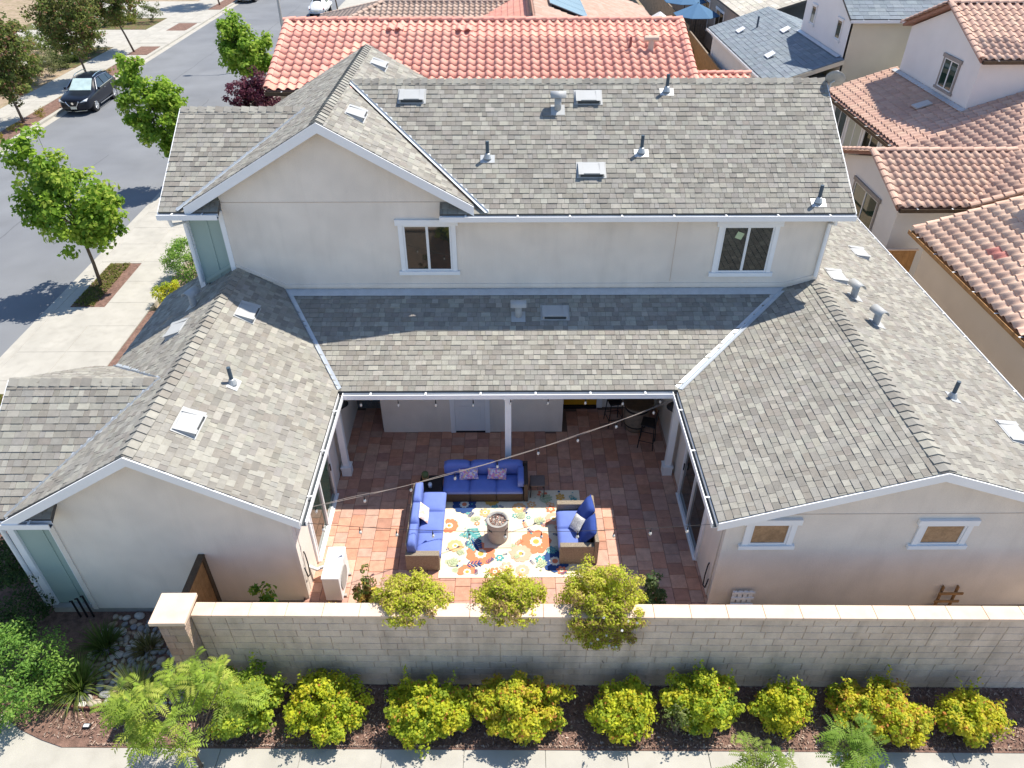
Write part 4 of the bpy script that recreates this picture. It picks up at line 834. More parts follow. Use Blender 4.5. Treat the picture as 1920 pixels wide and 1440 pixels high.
for a in ((-.95, 11.45, .36, -.9, 'te', 'te'), (-.85, 11.15, .33, -1.1, 'na', 'te'), (.75, 12.35, .27, .3, 'sa', 'sa'), (.62, 11.6, .22, .7, 'sa', 'sa'), (-1.30, 10.38, .22, .9, 'sa', 'sa'), (.62, 10.40, .20, .3, 'sa', 'sa'), (.25, 11.75, .20, 1.2, 'sa', 'sa'), (-1.0, 10.72, .15, 2.6, 'sa', 'sa'), (.85, 10.85, .2, -.4, 'te', 'te'), (-.8, 11.75, .13, .2, 'sa', 'sa'), (1.35, 11.0, .25, 1.4, 'te', 'te'), (.1, 10.62, .14, .2, 'sa', 'sa')): bigleaf(*a)
for a in ((-.95, 10.40, .30, .15, 'na'), (-.95, 11.80, .17, .9, 'na'), (.42, 11.45, .17, 1.9, 'co'), (.75, 11.50, .18, .6, 'co'), (-.5, 10.45, .18, .7, 'na'), (.35, 11.95, .16, 1.0, 'na'), (.85, 11.52, .12, 2.4, 'na'), (.15, 10.95, .2, .8, 'co'), (-.4, 11.55, .2, 2.1, 'na'), (1.1, 10.15, .14, .3, 'na'), (-.7, 10.12, .14, 1.6, 'na'), (.55, 11.30, .15, 2.2, 'na'), (1.2, 11.3, .2, 2., 'co'), (-.1, 12.55, .2, 3.0, 'na'), (1.45, 12.5, .2, -.7, 'te'), (-1.3, 12.5, .2, -.5, 'te')): sprig(*a)
for k in range(40): disc(rnd.uniform(-1.5, 1.7), rnd.uniform(10.1, 12.65), rnd.uniform(.015, .03), rnd.choice(['co', 'na', 'te', 'pe', 'sa']), 7)
pr.build('printed_flowers', 'print', rug)
# three-seat sofa at the back, facing the wall
S = thing('wicker_sofa', (-.55, 12.65, 0), 'three seat dark wicker sofa with blue cushions in the shade', 'sofa')
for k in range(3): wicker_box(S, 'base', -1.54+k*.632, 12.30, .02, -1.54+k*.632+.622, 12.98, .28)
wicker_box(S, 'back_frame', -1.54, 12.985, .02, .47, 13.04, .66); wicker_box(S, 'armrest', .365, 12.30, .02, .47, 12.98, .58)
for k in range(3): cushion('seat_cushion', 'blue', S, -1.55+k*.632, 12.27, .275, -1.55+k*.632+.63, 12.86, .43)
for k in range(3): cushion('back_cushion', 'blue', S, -1.54+k*.632, 12.80, .40, -1.54+k*.632+.625, 12.99, .80, puff=.0)
cushion('arm_cushion', 'blue', S, .22, 12.33, .42, .37, 12.84, .74, puff=0)
pillow('throw_pillow', 'pillow', (-.95, 12.70, .56), .46, .27, (0, -.75, .65), 'lilac floral pillow, left one on the three seat blue sofa', .05)
pillow('throw_pillow', 'pillow', (-.27, 12.70, .56), .46, .27, (0, -.75, .65), 'pink floral pillow, right one on the three seat blue sofa', -.05)
# left sofa
S = thing('wicker_sofa', (-1.85, 11.3, 0), 'sunlit wicker sofa with blue cushions along the left rug edge', 'sofa')
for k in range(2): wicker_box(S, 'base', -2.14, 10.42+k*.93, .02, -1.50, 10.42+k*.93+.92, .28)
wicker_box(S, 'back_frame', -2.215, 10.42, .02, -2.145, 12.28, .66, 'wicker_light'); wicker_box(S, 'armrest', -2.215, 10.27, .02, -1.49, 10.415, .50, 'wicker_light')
for k in range(3): cushion('seat_cushion', 'blue', S, -2.02, 10.36+k*.64, .275, -1.46, 10.36+k*.64+.635, .44)
for k in range(3): cushion('back_cushion', 'blue', S, -2.17, 10.36+k*.64, .40, -1.99, 10.36+k*.64+.63, .80, puff=0)
pillow('throw_pillow', 'pillow_w', (-1.90, 11.42, .60), .44, .30, (.78, -.05, .62), 'cream floral pillow on the left blue sofa', .1)
# loveseat on the right
S = thing('wicker_loveseat', (1.52, 11.1, 0), 'two seat wicker loveseat facing left with navy back cushions', 'sofa')
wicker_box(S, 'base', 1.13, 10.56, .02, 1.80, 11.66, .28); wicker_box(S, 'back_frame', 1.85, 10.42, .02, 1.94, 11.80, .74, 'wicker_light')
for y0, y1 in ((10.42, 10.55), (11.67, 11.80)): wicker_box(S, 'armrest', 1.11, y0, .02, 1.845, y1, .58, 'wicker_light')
for k in range(2): cushion('seat_cushion', 'blue', S, 1.09, 10.555+k*.555, .275, 1.78, 10.555+k*.555+.552, .43)
for k in range(2):
    c = Vector((1.74, 10.82+k*.56, .68)); o = pillow('x', 'navy', c, .56, .56, (-.85, .0, .5), '', .12 if k else -.1, t=.18); o.name = 'back_cushion'; o.parent = S; o.location = -Vector(W[S.name]); del o['label']; del o['category']
pillow('throw_pillow', 'pillow_g', (1.52, 11.06, .62), .42, .36, (-.8, -.1, .6), 'silver grey square pillow on the loveseat', .5)
# corner table, pot, stool
t = thing('corner_table', (-1.85, 12.56, 0), 'black square corner table between the two sofas', 'table')
part('top', 'black', t, -2.12, 12.30, .35, -1.57, 12.84, .39); part('body', 'wicker', t, -2.09, 12.33, .0, -1.60, 12.81, .348)
t = thing('potted_cactus', (-1.99, 12.68, .39), 'small potted cactus on the black corner table', 'potted plant')
MB().lathe([(.06, 0), (.085, .10), (.09, .11), (.07, .112)], (-1.99, 12.68, .39), 16).build('pot', 'wood', t, smooth=True)
MB().lathe([(.065, .112), (.085, .17), (.08, .22), (.04, .26), (.005, .265)], (-1.99, 12.68, .39), 12).build('plant', mat('cactus', (.10, .13, .05), .8, bump=.6), t, smooth=True)
tag(MB().lathe([(.045, 0), (.05, .10), (.04, .12), (.0, .12)], (-1.86, 12.44, .39), 14).build('glass_jar', 'lamp', None, smooth=True), 'clear glass jar on the black corner table', 'jar')
t = thing('patio_stool', (.70, 12.6, 0), 'small brown mesh stool beside the three seat sofa', 'stool')
part('seat', mat('sling_brown', (.17, .125, .105), .85, bump=.4), t, .52, 12.43, .38, .88, 12.80, .42, bevel=.03)
for x in (.53, .85):
    for y in (12.44, 12.77): MB().tube([(x, y, 0), (x+.01, y+.01, .385)], .012, 8).build('leg', 'black', t)
# fire pit
t = thing('fire_pit', (-.245, 11.19, .015), 'round grey stone fire pit column filled with copper fire glass', 'fire pit')
MB().box(-.55, 10.88, .0155, .06, 11.40, .03).build('base_plate', 'cap', t, bevel=.004)
MB().lathe([(.225, .03), (.235, .06), (.245, .55), (.25, .62), (.215, .625), (.19, .605), (.185, .56), (.0, .55)], (-.245, 11.19, 0), 36).build('body', 'grey', t, smooth=False)
n = 420; b = MB()
for k in range(n):
    a = rnd.random()*2*math.pi; rr = .178*math.sqrt(rnd.random()); x, y, z = -.245+rr*math.cos(a), 11.19+rr*math.sin(a), .57+rnd.random()*.035; s = rnd.uniform(.008, .017); c = rnd.choice([(.42, .16, .09), (.55, .25, .15), (.25, .08, .05), (.65, .38, .28), (.15, .05, .04)]); v = [Vector((rnd.gauss(0, 1), rnd.gauss(0, 1), rnd.gauss(0, 1))).normalized()*s for _ in range(4)]; p = Vector((x, y, z)); b.add([p+q for q in v], [(0, 1, 2), (0, 2, 3), (0, 3, 1), (1, 3, 2)], c)
b.build('fire_glass', 'lava', t, kind='stuff')
for a in (-2.3, -.6): c, s = math.cos(a), math.sin(a); MB().bar((-.245+c*.243-s*.05, 11.19+s*.243+c*.05, .44), (-.245+c*.243+s*.05, 11.19+s*.243-c*.05, .44), .02, .035).build('handle', 'black', t)
MB().tube([(-.05, 11.16, .61), (.0, 11.14, .63)], .012, 8).build('knob', 'black', t)
# heat pump
t = thing('air_conditioner', (-3.62, 9.9, 0), 'white outdoor air conditioner unit beside the left wall', 'air conditioner')
part('cabinet', 'white', t, -3.80, 9.47, .05, -3.45, 10.30, .74, bevel=.02); part('top_panel', 'white', t, -3.805, 9.465, .742, -3.445, 10.305, .765, bevel=.006)
for y in (9.6, 10.15): part('foot', 'grey', t, -3.82, y, .0, -3.40, y+.06, .048, bevel=.004)
MB().tube([(-3.449, 9.8, .42), (-3.43, 9.8, .42)], .25, 24).build('fan_grille', 'grey', t); MB().tube([(-3.8, 10.2, .3), (-3.95, 10.2, .25), (-4.1, 10.1, .28), (-4.18, 10.0, .5)], .035, 8).build('pipe', 'white', t, smooth=True)
for x, y, z, lab, o in ((-4.19, 9.85, .75, 'grey garden hose bib loop on the left courtyard wall', 1), (4.14, 9.75, .45, 'black cable loop on the right courtyard wall', -1)):
    q = MB().tube([(x, y+.05, z+.35), (x+o*.03, y+.02, z+.3), (x+o*.05, y, z), (x+o*.06, y-.05, z-.25), (x+o*.05, y-.15, z-.2), (x+o*.03, y-.17, z+.1)], .014, 8).build('wall_cable', 'cable', None, smooth=True); tag(q, lab, 'cable')
# bar set in the dark corner
def barstool(x, y, rz, lab):
    t = thing('bar_stool', (x, y, 0), lab, 'bar stool', 'black bar stools in the porch corner', rz=rz)
    for sx in (-.17, .17):
        for sy in (-.17, .17): MB().tube([(sx*1.15, sy*1.15, 0), (sx*.9, sy*.9, .74)], .013, 7).build('leg', 'black', t, local=True)
    MB().box(-.19, -.19, .74, .19, .19, .78).build('seat', 'black', t, local=True, bevel=.02); MB().box(-.19, .16, .78, .19, .19, 1.08).build('backrest', 'black', t, local=True, bevel=.01)
    for z in (.25,): MB().tube([(-.19, -.19, z), (.19, -.19, z), (.19, .19, z), (-.19, .19, z), (-.19, -.19, z)], .01, 6).build('footrest', 'black', t, local=True)
barstool(2.85, 15.25, .2, 'black bar stool left of the barrel table in the porch corner'); barstool(3.62, 14.35, -1.9, 'black bar stool right of the barrel table in the porch corner')
t = thing('barrel_table', (3.42, 15.05, 0), 'dark barrel table standing in the shaded porch corner', 'table')
MB().lathe([(.25, 0), (.31, .2), (.34, .45), (.31, .72), (.26, .88)], (3.42, 15.05, 0), 24).build('barrel', 'wood_grey', t, smooth=True); MB().lathe([(.42, .882), (.42, .92)], (3.42, 15.05, 0), 28).build('top', 'wood_dark', t)
for z, r in ((.18, .312), (.68, .322)): MB().lathe([(r, z), (r+.006, z+.02), (r, z+.05)], (3.42, 15.05, 0), 24).build('hoop', 'black', t)
# string lights
def strand(pts, nb, label, sag=0, cab='cable', drop=.10, twin=False):
    a, b_ = Vector(pts[0]), Vector(pts[-1]); n = 40; P = []
    if len(pts) > 2: P = [Vector(p) for p in pts]
    else: P = [a.lerp(b_, k/n)+Vector((0, 0, -sag*4*(k/n)*(1-k/n))) for k in range(n+1)]
    t = thing('string_light', tuple(P[0]), label, 'string light'); MB().tube(P, .005, 5).build('cable', cab, t)
    if twin: MB().tube([p+Vector((.012*math.sin(i*.9), .015*math.cos(i*.7), .02+.014*math.sin(i*.6))) for i, p in enumerate(P)], .0045, 5).build('cable', cab, t)
    for k in range(nb):
        s = (k+.6)/nb*(len(P)-1); i = int(s); p = P[i].lerp(P[min(i+1, len(P)-1)], s-i); d = drop*rnd.uniform(.8, 1.2); so = MB().tube([p, p+Vector((0, 0, -d*.4)), p+Vector((0, 0, -d))], [.006, .006, .017], 7).build('socket', 'cable', t)
        MB().lathe([(.014, 0), (.026, -.035), (.03, -.06), (.02, -.085), (.003, -.095)], p+Vector((0, 0, -d)), 10).build('bulb', 'bulb', so, smooth=True)
strand([(3.88, 13.2, 2.42), (-4.17, 9.95, 2.25)], 9, 'twin string light sagging diagonally over the courtyard sofas', .28, 'cable_light', twin=True)
strand([(3.73, 9.2, 2.62), (-3.72, 9.28, 2.62)], 11, 'string light stretched across the courtyard near the block wall', .22)
strand([(-3.9, 13.17, 2.56), (3.85, 13.17, 2.56)], 9, 'string light hung along the porch beam', .04, drop=.16)
# ================================================================== NEIGHBOUR HOUSES
T1 = [(.75, .365, .285), (.735, .35, .27), (.765, .385, .30), (.74, .355, .285), (.77, .40, .31), (.72, .335, .265)]
T2 = [(.58, .39, .305), (.555, .37, .29), (.605, .415, .325), (.57, .38, .30), (.615, .43, .335), (.535, .35, .275)]
T3 = [(.50, .375, .30), (.46, .34, .27), (.54, .41, .33)]
N1 = thing('house', (0, 27, G), 'tan house with a salmon red barrel tile roof behind the grey house', 'house')
A = Plane('+y', .333, 25.4, 6.0); B = Plane('-y', .333, 33.5, 6.0)
ra = tile_roof(N1, A, [[(-8.0, 25.4), (6.4, 25.4), (6.4, 29.45), (-8.0, 29.45)]], pal=T1, key='n1'); rb = tile_roof(N1, B, [[(-8.0, 29.46), (6.4, 29.46), (6.4, 33.5), (-8.0, 33.5)]], pal=T1, key='n1', seed=9)
tile_finish(N1, 'n1', 300, flt=lambda p: p[1] < 146 and not (560 < p[0] < 780 and p[1] > 75+abs(p[0]-682)*.62))
ridge_caps(ra, (6.45, 29.45, 7.37), (-8.1, 29.45, 7.37), 0, 0, .38, .14, T1, 'tile', barrel=True, seed=3, name='ridge_tile')
for x in (-8.0, 6.4): ridge_caps(ra, (x, 25.4, 6.03), (x, 29.45, 7.38), 0, 0, .355, .12, T1, 'tile', barrel=True, seed=4, name='rake_tile')
MB().box(-7.7, 25.8, G, 6.1, 33.1, 5.95).build('wall', 'stucco_tan', N1); b = MB().extr([(-7.7, 25.8, 5.95), (-7.7, 33.1, 5.95), (-7.7, 29.45, 7.16)], (13.8, 0, 0)).build('wall', 'stucco_tan', N1)
gutter(N1, (-8.05, 25.4, 5.94), (6.4, 25.4, 5.94), (0, -1, 0), m='wood_dark'); rakeboard(N1, [(-8.0, 25.4, 5.97), (-8.0, 29.45, 7.32)], .18, yv=(-1, 0, 0), m='wood_dark')
hb = MB(); p = A.pt(4.36, 27.67); hb.tube([p, p+Vector((0, 0, .4))], .05, 10); hb.build('vent_pipe', mat('vent_terracotta', (.35, .13, .11), .7), N1)
p = A.pt(5.06, 27.55); q = MB().tube([p, p+Vector((0, 0, .35))], .10, 12).build('exhaust_vent', M['tile'] if False else 'cap', N1); MB().tube([p+Vector((-.25, 0, .4)), p+Vector((.25, 0, .4))], .10, 10).build('hood', 'cap', q)
for x, y in ((-4.14, 28.7), (-1.64, 28.63)):
    q = MB()
    for d in (-.17, .15): g = tile_mesh(.30, .34, T1[1]); q.add([A.at(A.uv(x+d, y)[0]+vx, A.uv(x, y)[1]+vy, vz+.09) for vx, vy, vz in g.v], g.f, T1[3])
    q.build('tile_vent', 'tile', N1)
A2 = Plane('+y', .333, 30.0, 3.37); r2 = tile_roof(N1, A2, [[(6.4, 30.0), (10.6, 30.0), (10.6, 33.4), (6.4, 33.4)]], pal=T1, key='n1b'); tile_finish(N1, 'n1b', 0)
ridge_caps(r2, (10.6, 33.4, 4.52), (6.4, 33.4, 4.52), 0, 0, .38, .14, T1, 'tile', barrel=True, name='ridge_tile'); MB().box(6.5, 30.3, G, 10.3, 36, 3.3).build('wall', 'stucco_tan', N1)
# house to the right with tan tile roofs
E1 = thing('house', (18, 28, G), 'white stucco house with tan tile roofs and upper gable at right', 'house')
P1 = Plane('+y', .333, 22.6, 3.0); P2 = Plane('-y', .333, 28.1, 3.0); P0 = Plane('+x', .333, 15.2, 3.0); PU = Plane('+y', .4, 29.3, 6.0); PUb = Plane('-y', .4, 36.1, 6.0)
e1 = tile_roof(E1, P1, [[(12.85, 22.6), (15.45, 22.6), (18.2, 25.35), (12.85, 25.35)]], pal=T2, key='e1'); e2 = tile_roof(E1, P2, [[(12.85, 25.36), (17.95, 25.36), (15.2, 28.1), (12.85, 28.1)]], pal=T2, key='e1', seed=4)
e0 = tile_roof(E1, P0, [[(15.0, 22.6), (21.5, 22.6), (21.5, 25.35), (17.75, 25.35)], [(17.95, 25.35), (21.5, 25.35), (21.5, 29.6), (18.2, 29.6), (18.2, 36.3), (15.2, 36.3), (15.2, 28.1)]], pal=T2, key='e1', seed=5)
eu = tile_roof(E1, PU, [[(17.95, 29.3), (26, 29.3), (26, 32.7), (17.95, 32.7)]], pal=T2, key='e1', seed=6); eub = tile_roof(E1, PUb, [[(17.95, 32.71), (26, 32.71), (26, 36.1), (17.95, 36.1)]], pal=T2, key='e1', seed=7)
tile_finish(E1, 'e1', 300)
ridge_caps(e1, (17.9, 25.36, 3.93), (12.85, 25.36, 3.93), 0, 0, .38, .13, T2, 'tile', barrel=True, name='ridge_tile'); ridge_caps(eu, (26, 32.7, 7.38), (17.9, 32.7, 7.38), 0, 0, .38, .13, T2, 'tile', barrel=True, name='ridge_tile')
for r, a, c in ((e1, (12.85, 22.6, 3.02), (12.85, 25.3, 3.93)), (e2, (12.85, 28.1, 3.02), (12.85, 25.4, 3.93)), (eu, (17.93, 29.3, 6.02), (17.93, 32.65, 7.37)), (eub, (17.93, 36.1, 6.02), (17.93, 32.75, 7.37)), (e0, (15.2, 22.6, 3.03), (21.5, 22.6, 5.12))): ridge_caps(r, a, c, 0, 0, .34, .13, T2, 'tile', barrel=True, seed=8, name='rake_tile')
MB().box(13.1, 22.95, G, 21, 27.8, 2.93).build('wall', 'stucco_white', E1); MB().extr([(13.1, 22.95, 2.93), (13.1, 27.8, 2.93), (13.1, 25.36, 3.72)], (1.5, 0, 0)).build('wall', 'stucco_white', E1)
MB().box(15.55, 27.81, G, 21, 36.0, 2.95).build('wall', 'stucco_white', E1); MB().box(18.22, 29.66, 3.2, 26, 35.75, 5.93).build('wall', 'stucco_white', E1)
MB().extr([(18.22, 29.66, 5.93), (18.22, 35.75, 5.93), (18.22, 32.7, 7.16)], (4, 0, 0)).build('wall', 'stucco_white', E1)
gutter(E1, (12.9, 22.6, 2.96), (15.2, 22.6, 2.96), (0, -1, 0), m='wood_dark'); gutter(E1, (15.2, 28.1, 2.96), (15.2, 36.3, 2.96), (-1, 0, 0), m='wood_dark'); gutter(E1, (18.0, 29.3, 5.96), (26, 29.3, 5.96), (0, -1, 0), m='wood_dark')
b = MB().extr([P0.pt(18.0, 29.5, .09), P0.pt(18.2, 29.5, .09), P0.pt(18.2, 36, .09), P0.pt(18.0, 36, .09)], (0, 0, .01)).build('flashing', 'valley', E1)
M['taupe'] = mat('taupe_trim', (.30, .27, .25), .8)
window(E1, (18.218, 32.2, 4.32), (0, -1, 0), 1.15, 1.12, (-1, 0, 0), gl='glass_green', fr='taupe'); window(E1, (13.098, 26.35, .9), (0, -1, 0), 2.0, 1.55, (-1, 0, 0), gl='glass_green', fr='taupe', sill=False)
for k in range(4): window(E1, (15.548, 35.3-k*1.75, .7), (0, -1, 0), 1.45, 1.9, (-1, 0, 0), trim=.06, head=.05, gl=['glass_green', 'blind', 'glass', 'glass_green'][k], fr='trim')
boxvent_ = MB().extr([P0.pt(17.0, 30.9, .11), P0.pt(17.6, 30.9, .11), P0.pt(17.6, 31.4, .11), P0.pt(17.0, 31.4, .11)], (0, 0, .05)).build('roof_vent', 'metal', E1)
p = PU.pt(21.9, 32.2); q = MB().tube([p, p+Vector((0, 0, .4))], .1, 10).build('exhaust_vent', 'metal', E1)
E2 = thing('house', (15, 17, G), 'tan stucco house with pink-tan tile roof at the right edge', 'house')
Q = Plane('+x', .333, 12.6, 3.0); T2b = [(.70, .50, .385), (.66, .46, .355), (.73, .53, .41), (.68, .48, .37), (.64, .44, .34)]
q0 = tile_roof(E2, Q, [[(12.6, 11.0), (16.0, 11.0), (16.0, 20.9), (12.6, 20.9)]], pal=T2b, key='e2', w=.30, special=((13.84, 18.66), (13.86, 18.33))); tile_finish(E2, 'e2', 300)
ridge_caps(q0, (12.6, 20.92, 3.03), (16., 20.92, 4.16), 0, 0, .36, .10, T2b, 'tile', barrel=True, name='rake_tile')
MB().box(12.95, 11.2, G, 16.5, 20.6, 2.95).build('wall', 'stucco_tan', E2); gutter(E2, (12.6, 11.0, 2.97), (12.6, 20.95, 2.97), (-1, 0, 0), m='wood'); MB().box(15.9, 17.2, 2.9, 21, 20.75, 6.4).build('wall', 'stucco_tan', E2)
t = thing('side_fence', (12.9, 22.3, G), 'light wooden fence between the two right hand houses', 'fence')
for k in range(9): MB().box(12.0+k*.2, 22.28, G, 12.0+k*.2+.192, 22.31, 1.6).build('board', 'wood', t)
MB().box(11.95, 22.255, 1.605, 13.85, 22.335, 1.65).build('cap_rail', 'cap', t)
# grey and far houses
SL = [(.20, .235, .27), (.18, .21, .24), (.22, .255, .285), (.19, .225, .255)]; CR = [(.50, .47, .40), (.44, .41, .35), (.54, .51, .44)]
G1 = thing('house', (18, 42, G), 'white house with slate grey shingle roof and narrow upper windows', 'house')
g1 = Plane('+x', .333, 12.85, 3.0); g2 = Plane('+y', .45, 37.4, 5.9); g3 = Plane('-x', .333, 20.0, 3.0)
shingle_roof(G1, g1, [[(12.85, 37.4), (16.28, 37.4), (16.28, 44.1), (12.85, 44.1)], [(12.85, 44.1), (16.42, 44.1), (16.42, 50.7), (12.85, 50.7)]], e=.28, wid=(.3, .5), pal=SL, material='slate', seed=21)
shingle_roof(G1, g2, [[(16.1, 37.4), (29, 37.4), (29, 41), (16.1, 41)]], e=.28, wid=(.3, .5), pal=SL, material='slate', seed=22); shingle_roof(G1, g3, [[(16.43, 44.1), (20., 44.1), (20., 50.7), (16.43, 50.7)]], e=.28, wid=(.3, .5), pal=SL, material='slate', seed=23)
shingle_finish(G1, G1.name, 0)
MB().box(13.15, 37.8, G, 16.29, 50.4, 2.95).build('wall', 'stucco_white', G1); MB().box(16.3, 37.72, G, 28, 44.0, 5.82).build('wall', 'stucco_cream', G1); MB().extr([(16.295, 37.72, 3.5), (16.295, 44.0, 3.5), (16.295, 44.0, 5.8), (16.295, 40.9, 7.2), (16.295, 37.72, 5.8)], (.1, 0, 0)).build('wall', 'stucco_white', G1)
for y in (42.95, 39.25): window(G1, (16.293, y, 4.75), (0, -1, 0), .62, .85, (-1, 0, 0), trim=.06, head=.05, gl='glass_green', fr='stucco_white', split=False)
window(G1, (13.148, 43.0, 1.2), (0, -1, 0), .9, .9, (-1, 0, 0), trim=.08, gl='glass_green'); gutter(G1, (12.85, 37.4, 2.96), (12.85, 50.7, 2.96), (-1, 0, 0)); gutter(G1, (16.1, 37.4, 5.86), (29, 37.4, 5.86), (0, -1, 0)); rakeboard(G1, [(12.85, 37.4, 2.98), (16.28, 37.4, 4.12)], .2, m='stucco_cream')
b = MB().extr([g1.pt(16.08, 37.9, .05), g1.pt(16.27, 37.9, .05), g1.pt(16.27, 44, .05), g1.pt(16.08, 44, .05)], (0, 0, .01)).build('flashing', 'valley', G1)
for x, y in ((14.04, 47.5), (15.74, 44.7), (14.03, 41.37)):
    u, v = g1.uv(x, y); MB().extr([g1.at(u-.35, v-.25, .03), g1.at(u+.35, v-.25, .03), g1.at(u+.3, v+.2, .12), g1.at(u-.3, v+.2, .12)], g1.N*.05).build('roof_vent', 'white', G1)
p = g1.pt(14.85, 47.2); MB().tube([p, p+Vector((0, 0, .6))], .06, 8).build('vent_pipe', 'pipe', G1)
G3 = thing('house', (20, 62, G), 'taupe house with pale shingle roof and white gridded windows', 'house')
g4 = Plane('+x', .30, 15.3, 3.3); shingle_roof(G3, g4, [[(15.3, 51.5), (26, 51.5), (26, 80), (15.3, 80)]], e=.4, wid=(.4, .7), pal=CR, seed=31); shingle_finish(G3, G3.name, 0); M['taupe_wall'] = mat('taupe_stucco', (.36, .31, .27), .9)
MB().box(15.65, 51.8, G, 25.5, 79.5, 3.2).build('wall', 'taupe_wall', G3); MB().box(15.3, 51.45, 3.05, 26, 51.5, 3.28).build('fascia', 'trim', G3)
for y in (64.5, 60.0): window(G3, (15.648, y, .6), (0, -1, 0), 2.2, 1.9, (-1, 0, 0), trim=.12, gl='glass')
def fence(name, x0, y0, x1, y1, n, m, label, z1=1.5):
    t = thing(name, ((x0+x1)/2, (y0+y1)/2, G), label, 'fence'); cache = None; a = Vector((x0, y0, 0)); b_ = Vector((x1, y1, 0)); L = (b_-a).length; w = L/n; ang = math.atan2(y1-y0, x1-x0)
    for k in range(n):
        if cache is None: cache = MB().box(0, -.012, 0, w-.012, .012, z1-G).mesh('board'); cache.materials.append(M[m])
        o = bpy.data.objects.new('board', cache); C.objects.link(o); o.parent = t; o.location = a+(b_-a)*(k/n)-Vector(t.location)+Vector((0, 0, G)); o.rotation_euler = (0, 0, ang+rnd.uniform(-.01, .01))
    MB().bar((x0, y0, z1+.025), (x1, y1, z1+.025), .1, .04).build('cap_rail', 'wood_grey', t)
fence('board_fence', 12.55, 37.5, 13.2, 57.5, 60, 'wood', 'orange-brown board fence beside the salmon tiled house'); fence('board_fence', 13.3, 58, 13.3, 84, 70, 'wood_grey', 'weathered grey board fence behind the white umbrella', 1.7)
fence('board_fence', 13.4, 62.4, 16.0, 62.4, 14, 'wood_grey', 'short weathered cross fence below the blue umbrellas', 1.4)
def umbrella(x, y, z, r, m, label):
    t = thing('umbrella', (x, y, G), label, 'umbrella'); V = [(x, y, z+.75)]; n = 8
    for k in range(n): a = 2*math.pi*(k+.5)/n; V.append((x+r*math.cos(a), y+r*math.sin(a), z))
    V += [(p[0], p[1], p[2]-.03) for p in V]; F = [(0, k+1, (k+1) % n+1) for k in range(n)]+[(9, (k+1) % n+10, k+10) for k in range(n)]+[(k+1, k+10, (k+1) % n+10, (k+1) % n+1) for k in range(n)]
    MB().add(V, F).build('canopy', m, t); MB().tube([(x, y, G), (x, y, z+.8)], .03, 8).build('pole', 'black', t); MB().lathe([(.3, 0), (.3, .06), (.06, .1)], (x, y, G), 14).build('base', 'black', t)
umbrella(13.9, 58.8, 2.3, 1.7, 'umbrella', 'blue market umbrella in front of the taupe house'); umbrella(14.0, 63.6, 2.4, 1.7, 'umbrella', 'blue market umbrella farther back, cut by the top edge'); umbrella(10.95, 57.5, 2.0, 1.2, 'umbrella_w', 'white market umbrella behind the salmon ridge')
N2 = thing('house', (-4, 50, G), 'house with pale tan hipped tile roof behind the salmon ridge', 'house')
h1 = Plane('+y', .333, 44.6, 3.0); h2 = Plane('+x', .333, -12.5, 3.0)
hr = tile_roof(N2, h1, [[(-12.5, 44.6), (1.0, 44.6), (1.0, 49.6), (-7.5, 49.6)]], pal=T3, key='n2', w=.33, e=.38); hr2 = tile_roof(N2, h2, [[(-12.5, 44.6), (-7.5, 49.6), (-12.5, 54.6)]], pal=T3, key='n2', w=.33, e=.38, seed=5); tile_finish(N2, 'n2', 300, flt=lambda p: p[1] < 38)
ridge_caps(hr, (1.0, 49.6, 4.68), (-7.5, 49.6, 4.68), 0, 0, .4, .14, T3, 'tile', barrel=True, name='ridge_tile'); ridge_caps(hr, (-12.5, 44.6, 3.03), (-7.5, 49.6, 4.68), 0, 0, .4, .14, T3, 'tile', barrel=True, name='hip_tile'); ridge_caps(hr2, (-12.5, 54.6, 3.03), (-7.5, 49.6, 4.68), 0, 0, .4, .14, T3, 'tile', barrel=True, name='hip_tile')
MB().box(-12.1, 45, G, 1, 54.2, 2.95).build('wall', 'stucco_tan', N2)
N3 = thing('house', (3, 48, G), 'house with coral tile gable roof carrying a solar panel', 'house')
k1 = Plane('+x', .36, -3.8, 3.2); k2 = Plane('-x', .36, 10.0, 2.6); kr = tile_roof(N3, k1, [[(-3.8, 37), (1.3, 37), (1.3, 60), (-3.8, 60)]], pal=T1, key='n3', w=.33, e=.38); tile_finish(N3, 'n3', 0); kr2 = tile_roof(N3, k2, [[(1.31, 37), (10.0, 37), (10.0, 60), (1.31, 60)]], pal=[(.55, .39, .31), (.52, .36, .28), (.58, .42, .34)], key='n3b', w=.33, e=.38); tile_finish(N3, 'n3b', 0)
ridge_caps(kr, (1.3, 37, 5.10), (1.3, 60, 5.10), 0, 0, .4, .2, [(.66, .42, .33)], 'tile', barrel=True, name='ridge_tile'); MB().box(-3.4, 37.4, G, 9.6, 59.6, 2.4).build('wall', 'stucco_tan', N3)
sp = MB()
for j in range(4):
    ya = 43.4+j*1.72; q = MB().extr([k2.pt(2.25, ya, .22), k2.pt(4.35, ya, .22), k2.pt(4.35, ya+1.66, .22), k2.pt(2.25, ya+1.66, .22)], k2.N*.04).build('solar_panel', 'solar', N3)
for y in (43.6, 46.8, 50.0): MB().bar(k2.pt(2.4, y, .1), k2.pt(4.2, y, .1), .06, .16).build('rail', 'black', N3)
G4 = thing('house', (8.5, 66, G), 'grey shingled white house at the top edge beyond the umbrella', 'house')
k3 = Plane('+y', .35, 62, 3.0); shingle_roof(G4, k3, [[(3, 62), (9.6, 62), (9.6, 70), (3, 70)]], e=.4, wid=(.4, .7), pal=SL, material='slate', seed=41); shingle_finish(G4, G4.name, 0); MB().box(3.3, 62.3, G, 9.3, 70, 2.95).build('wall', 'stucco_white', G4); window(G4, (6.6, 62.298, .3), (1, 0, 0), 1.6, 1.9, (0, -1, 0), trim=.15, gl='glass_green')
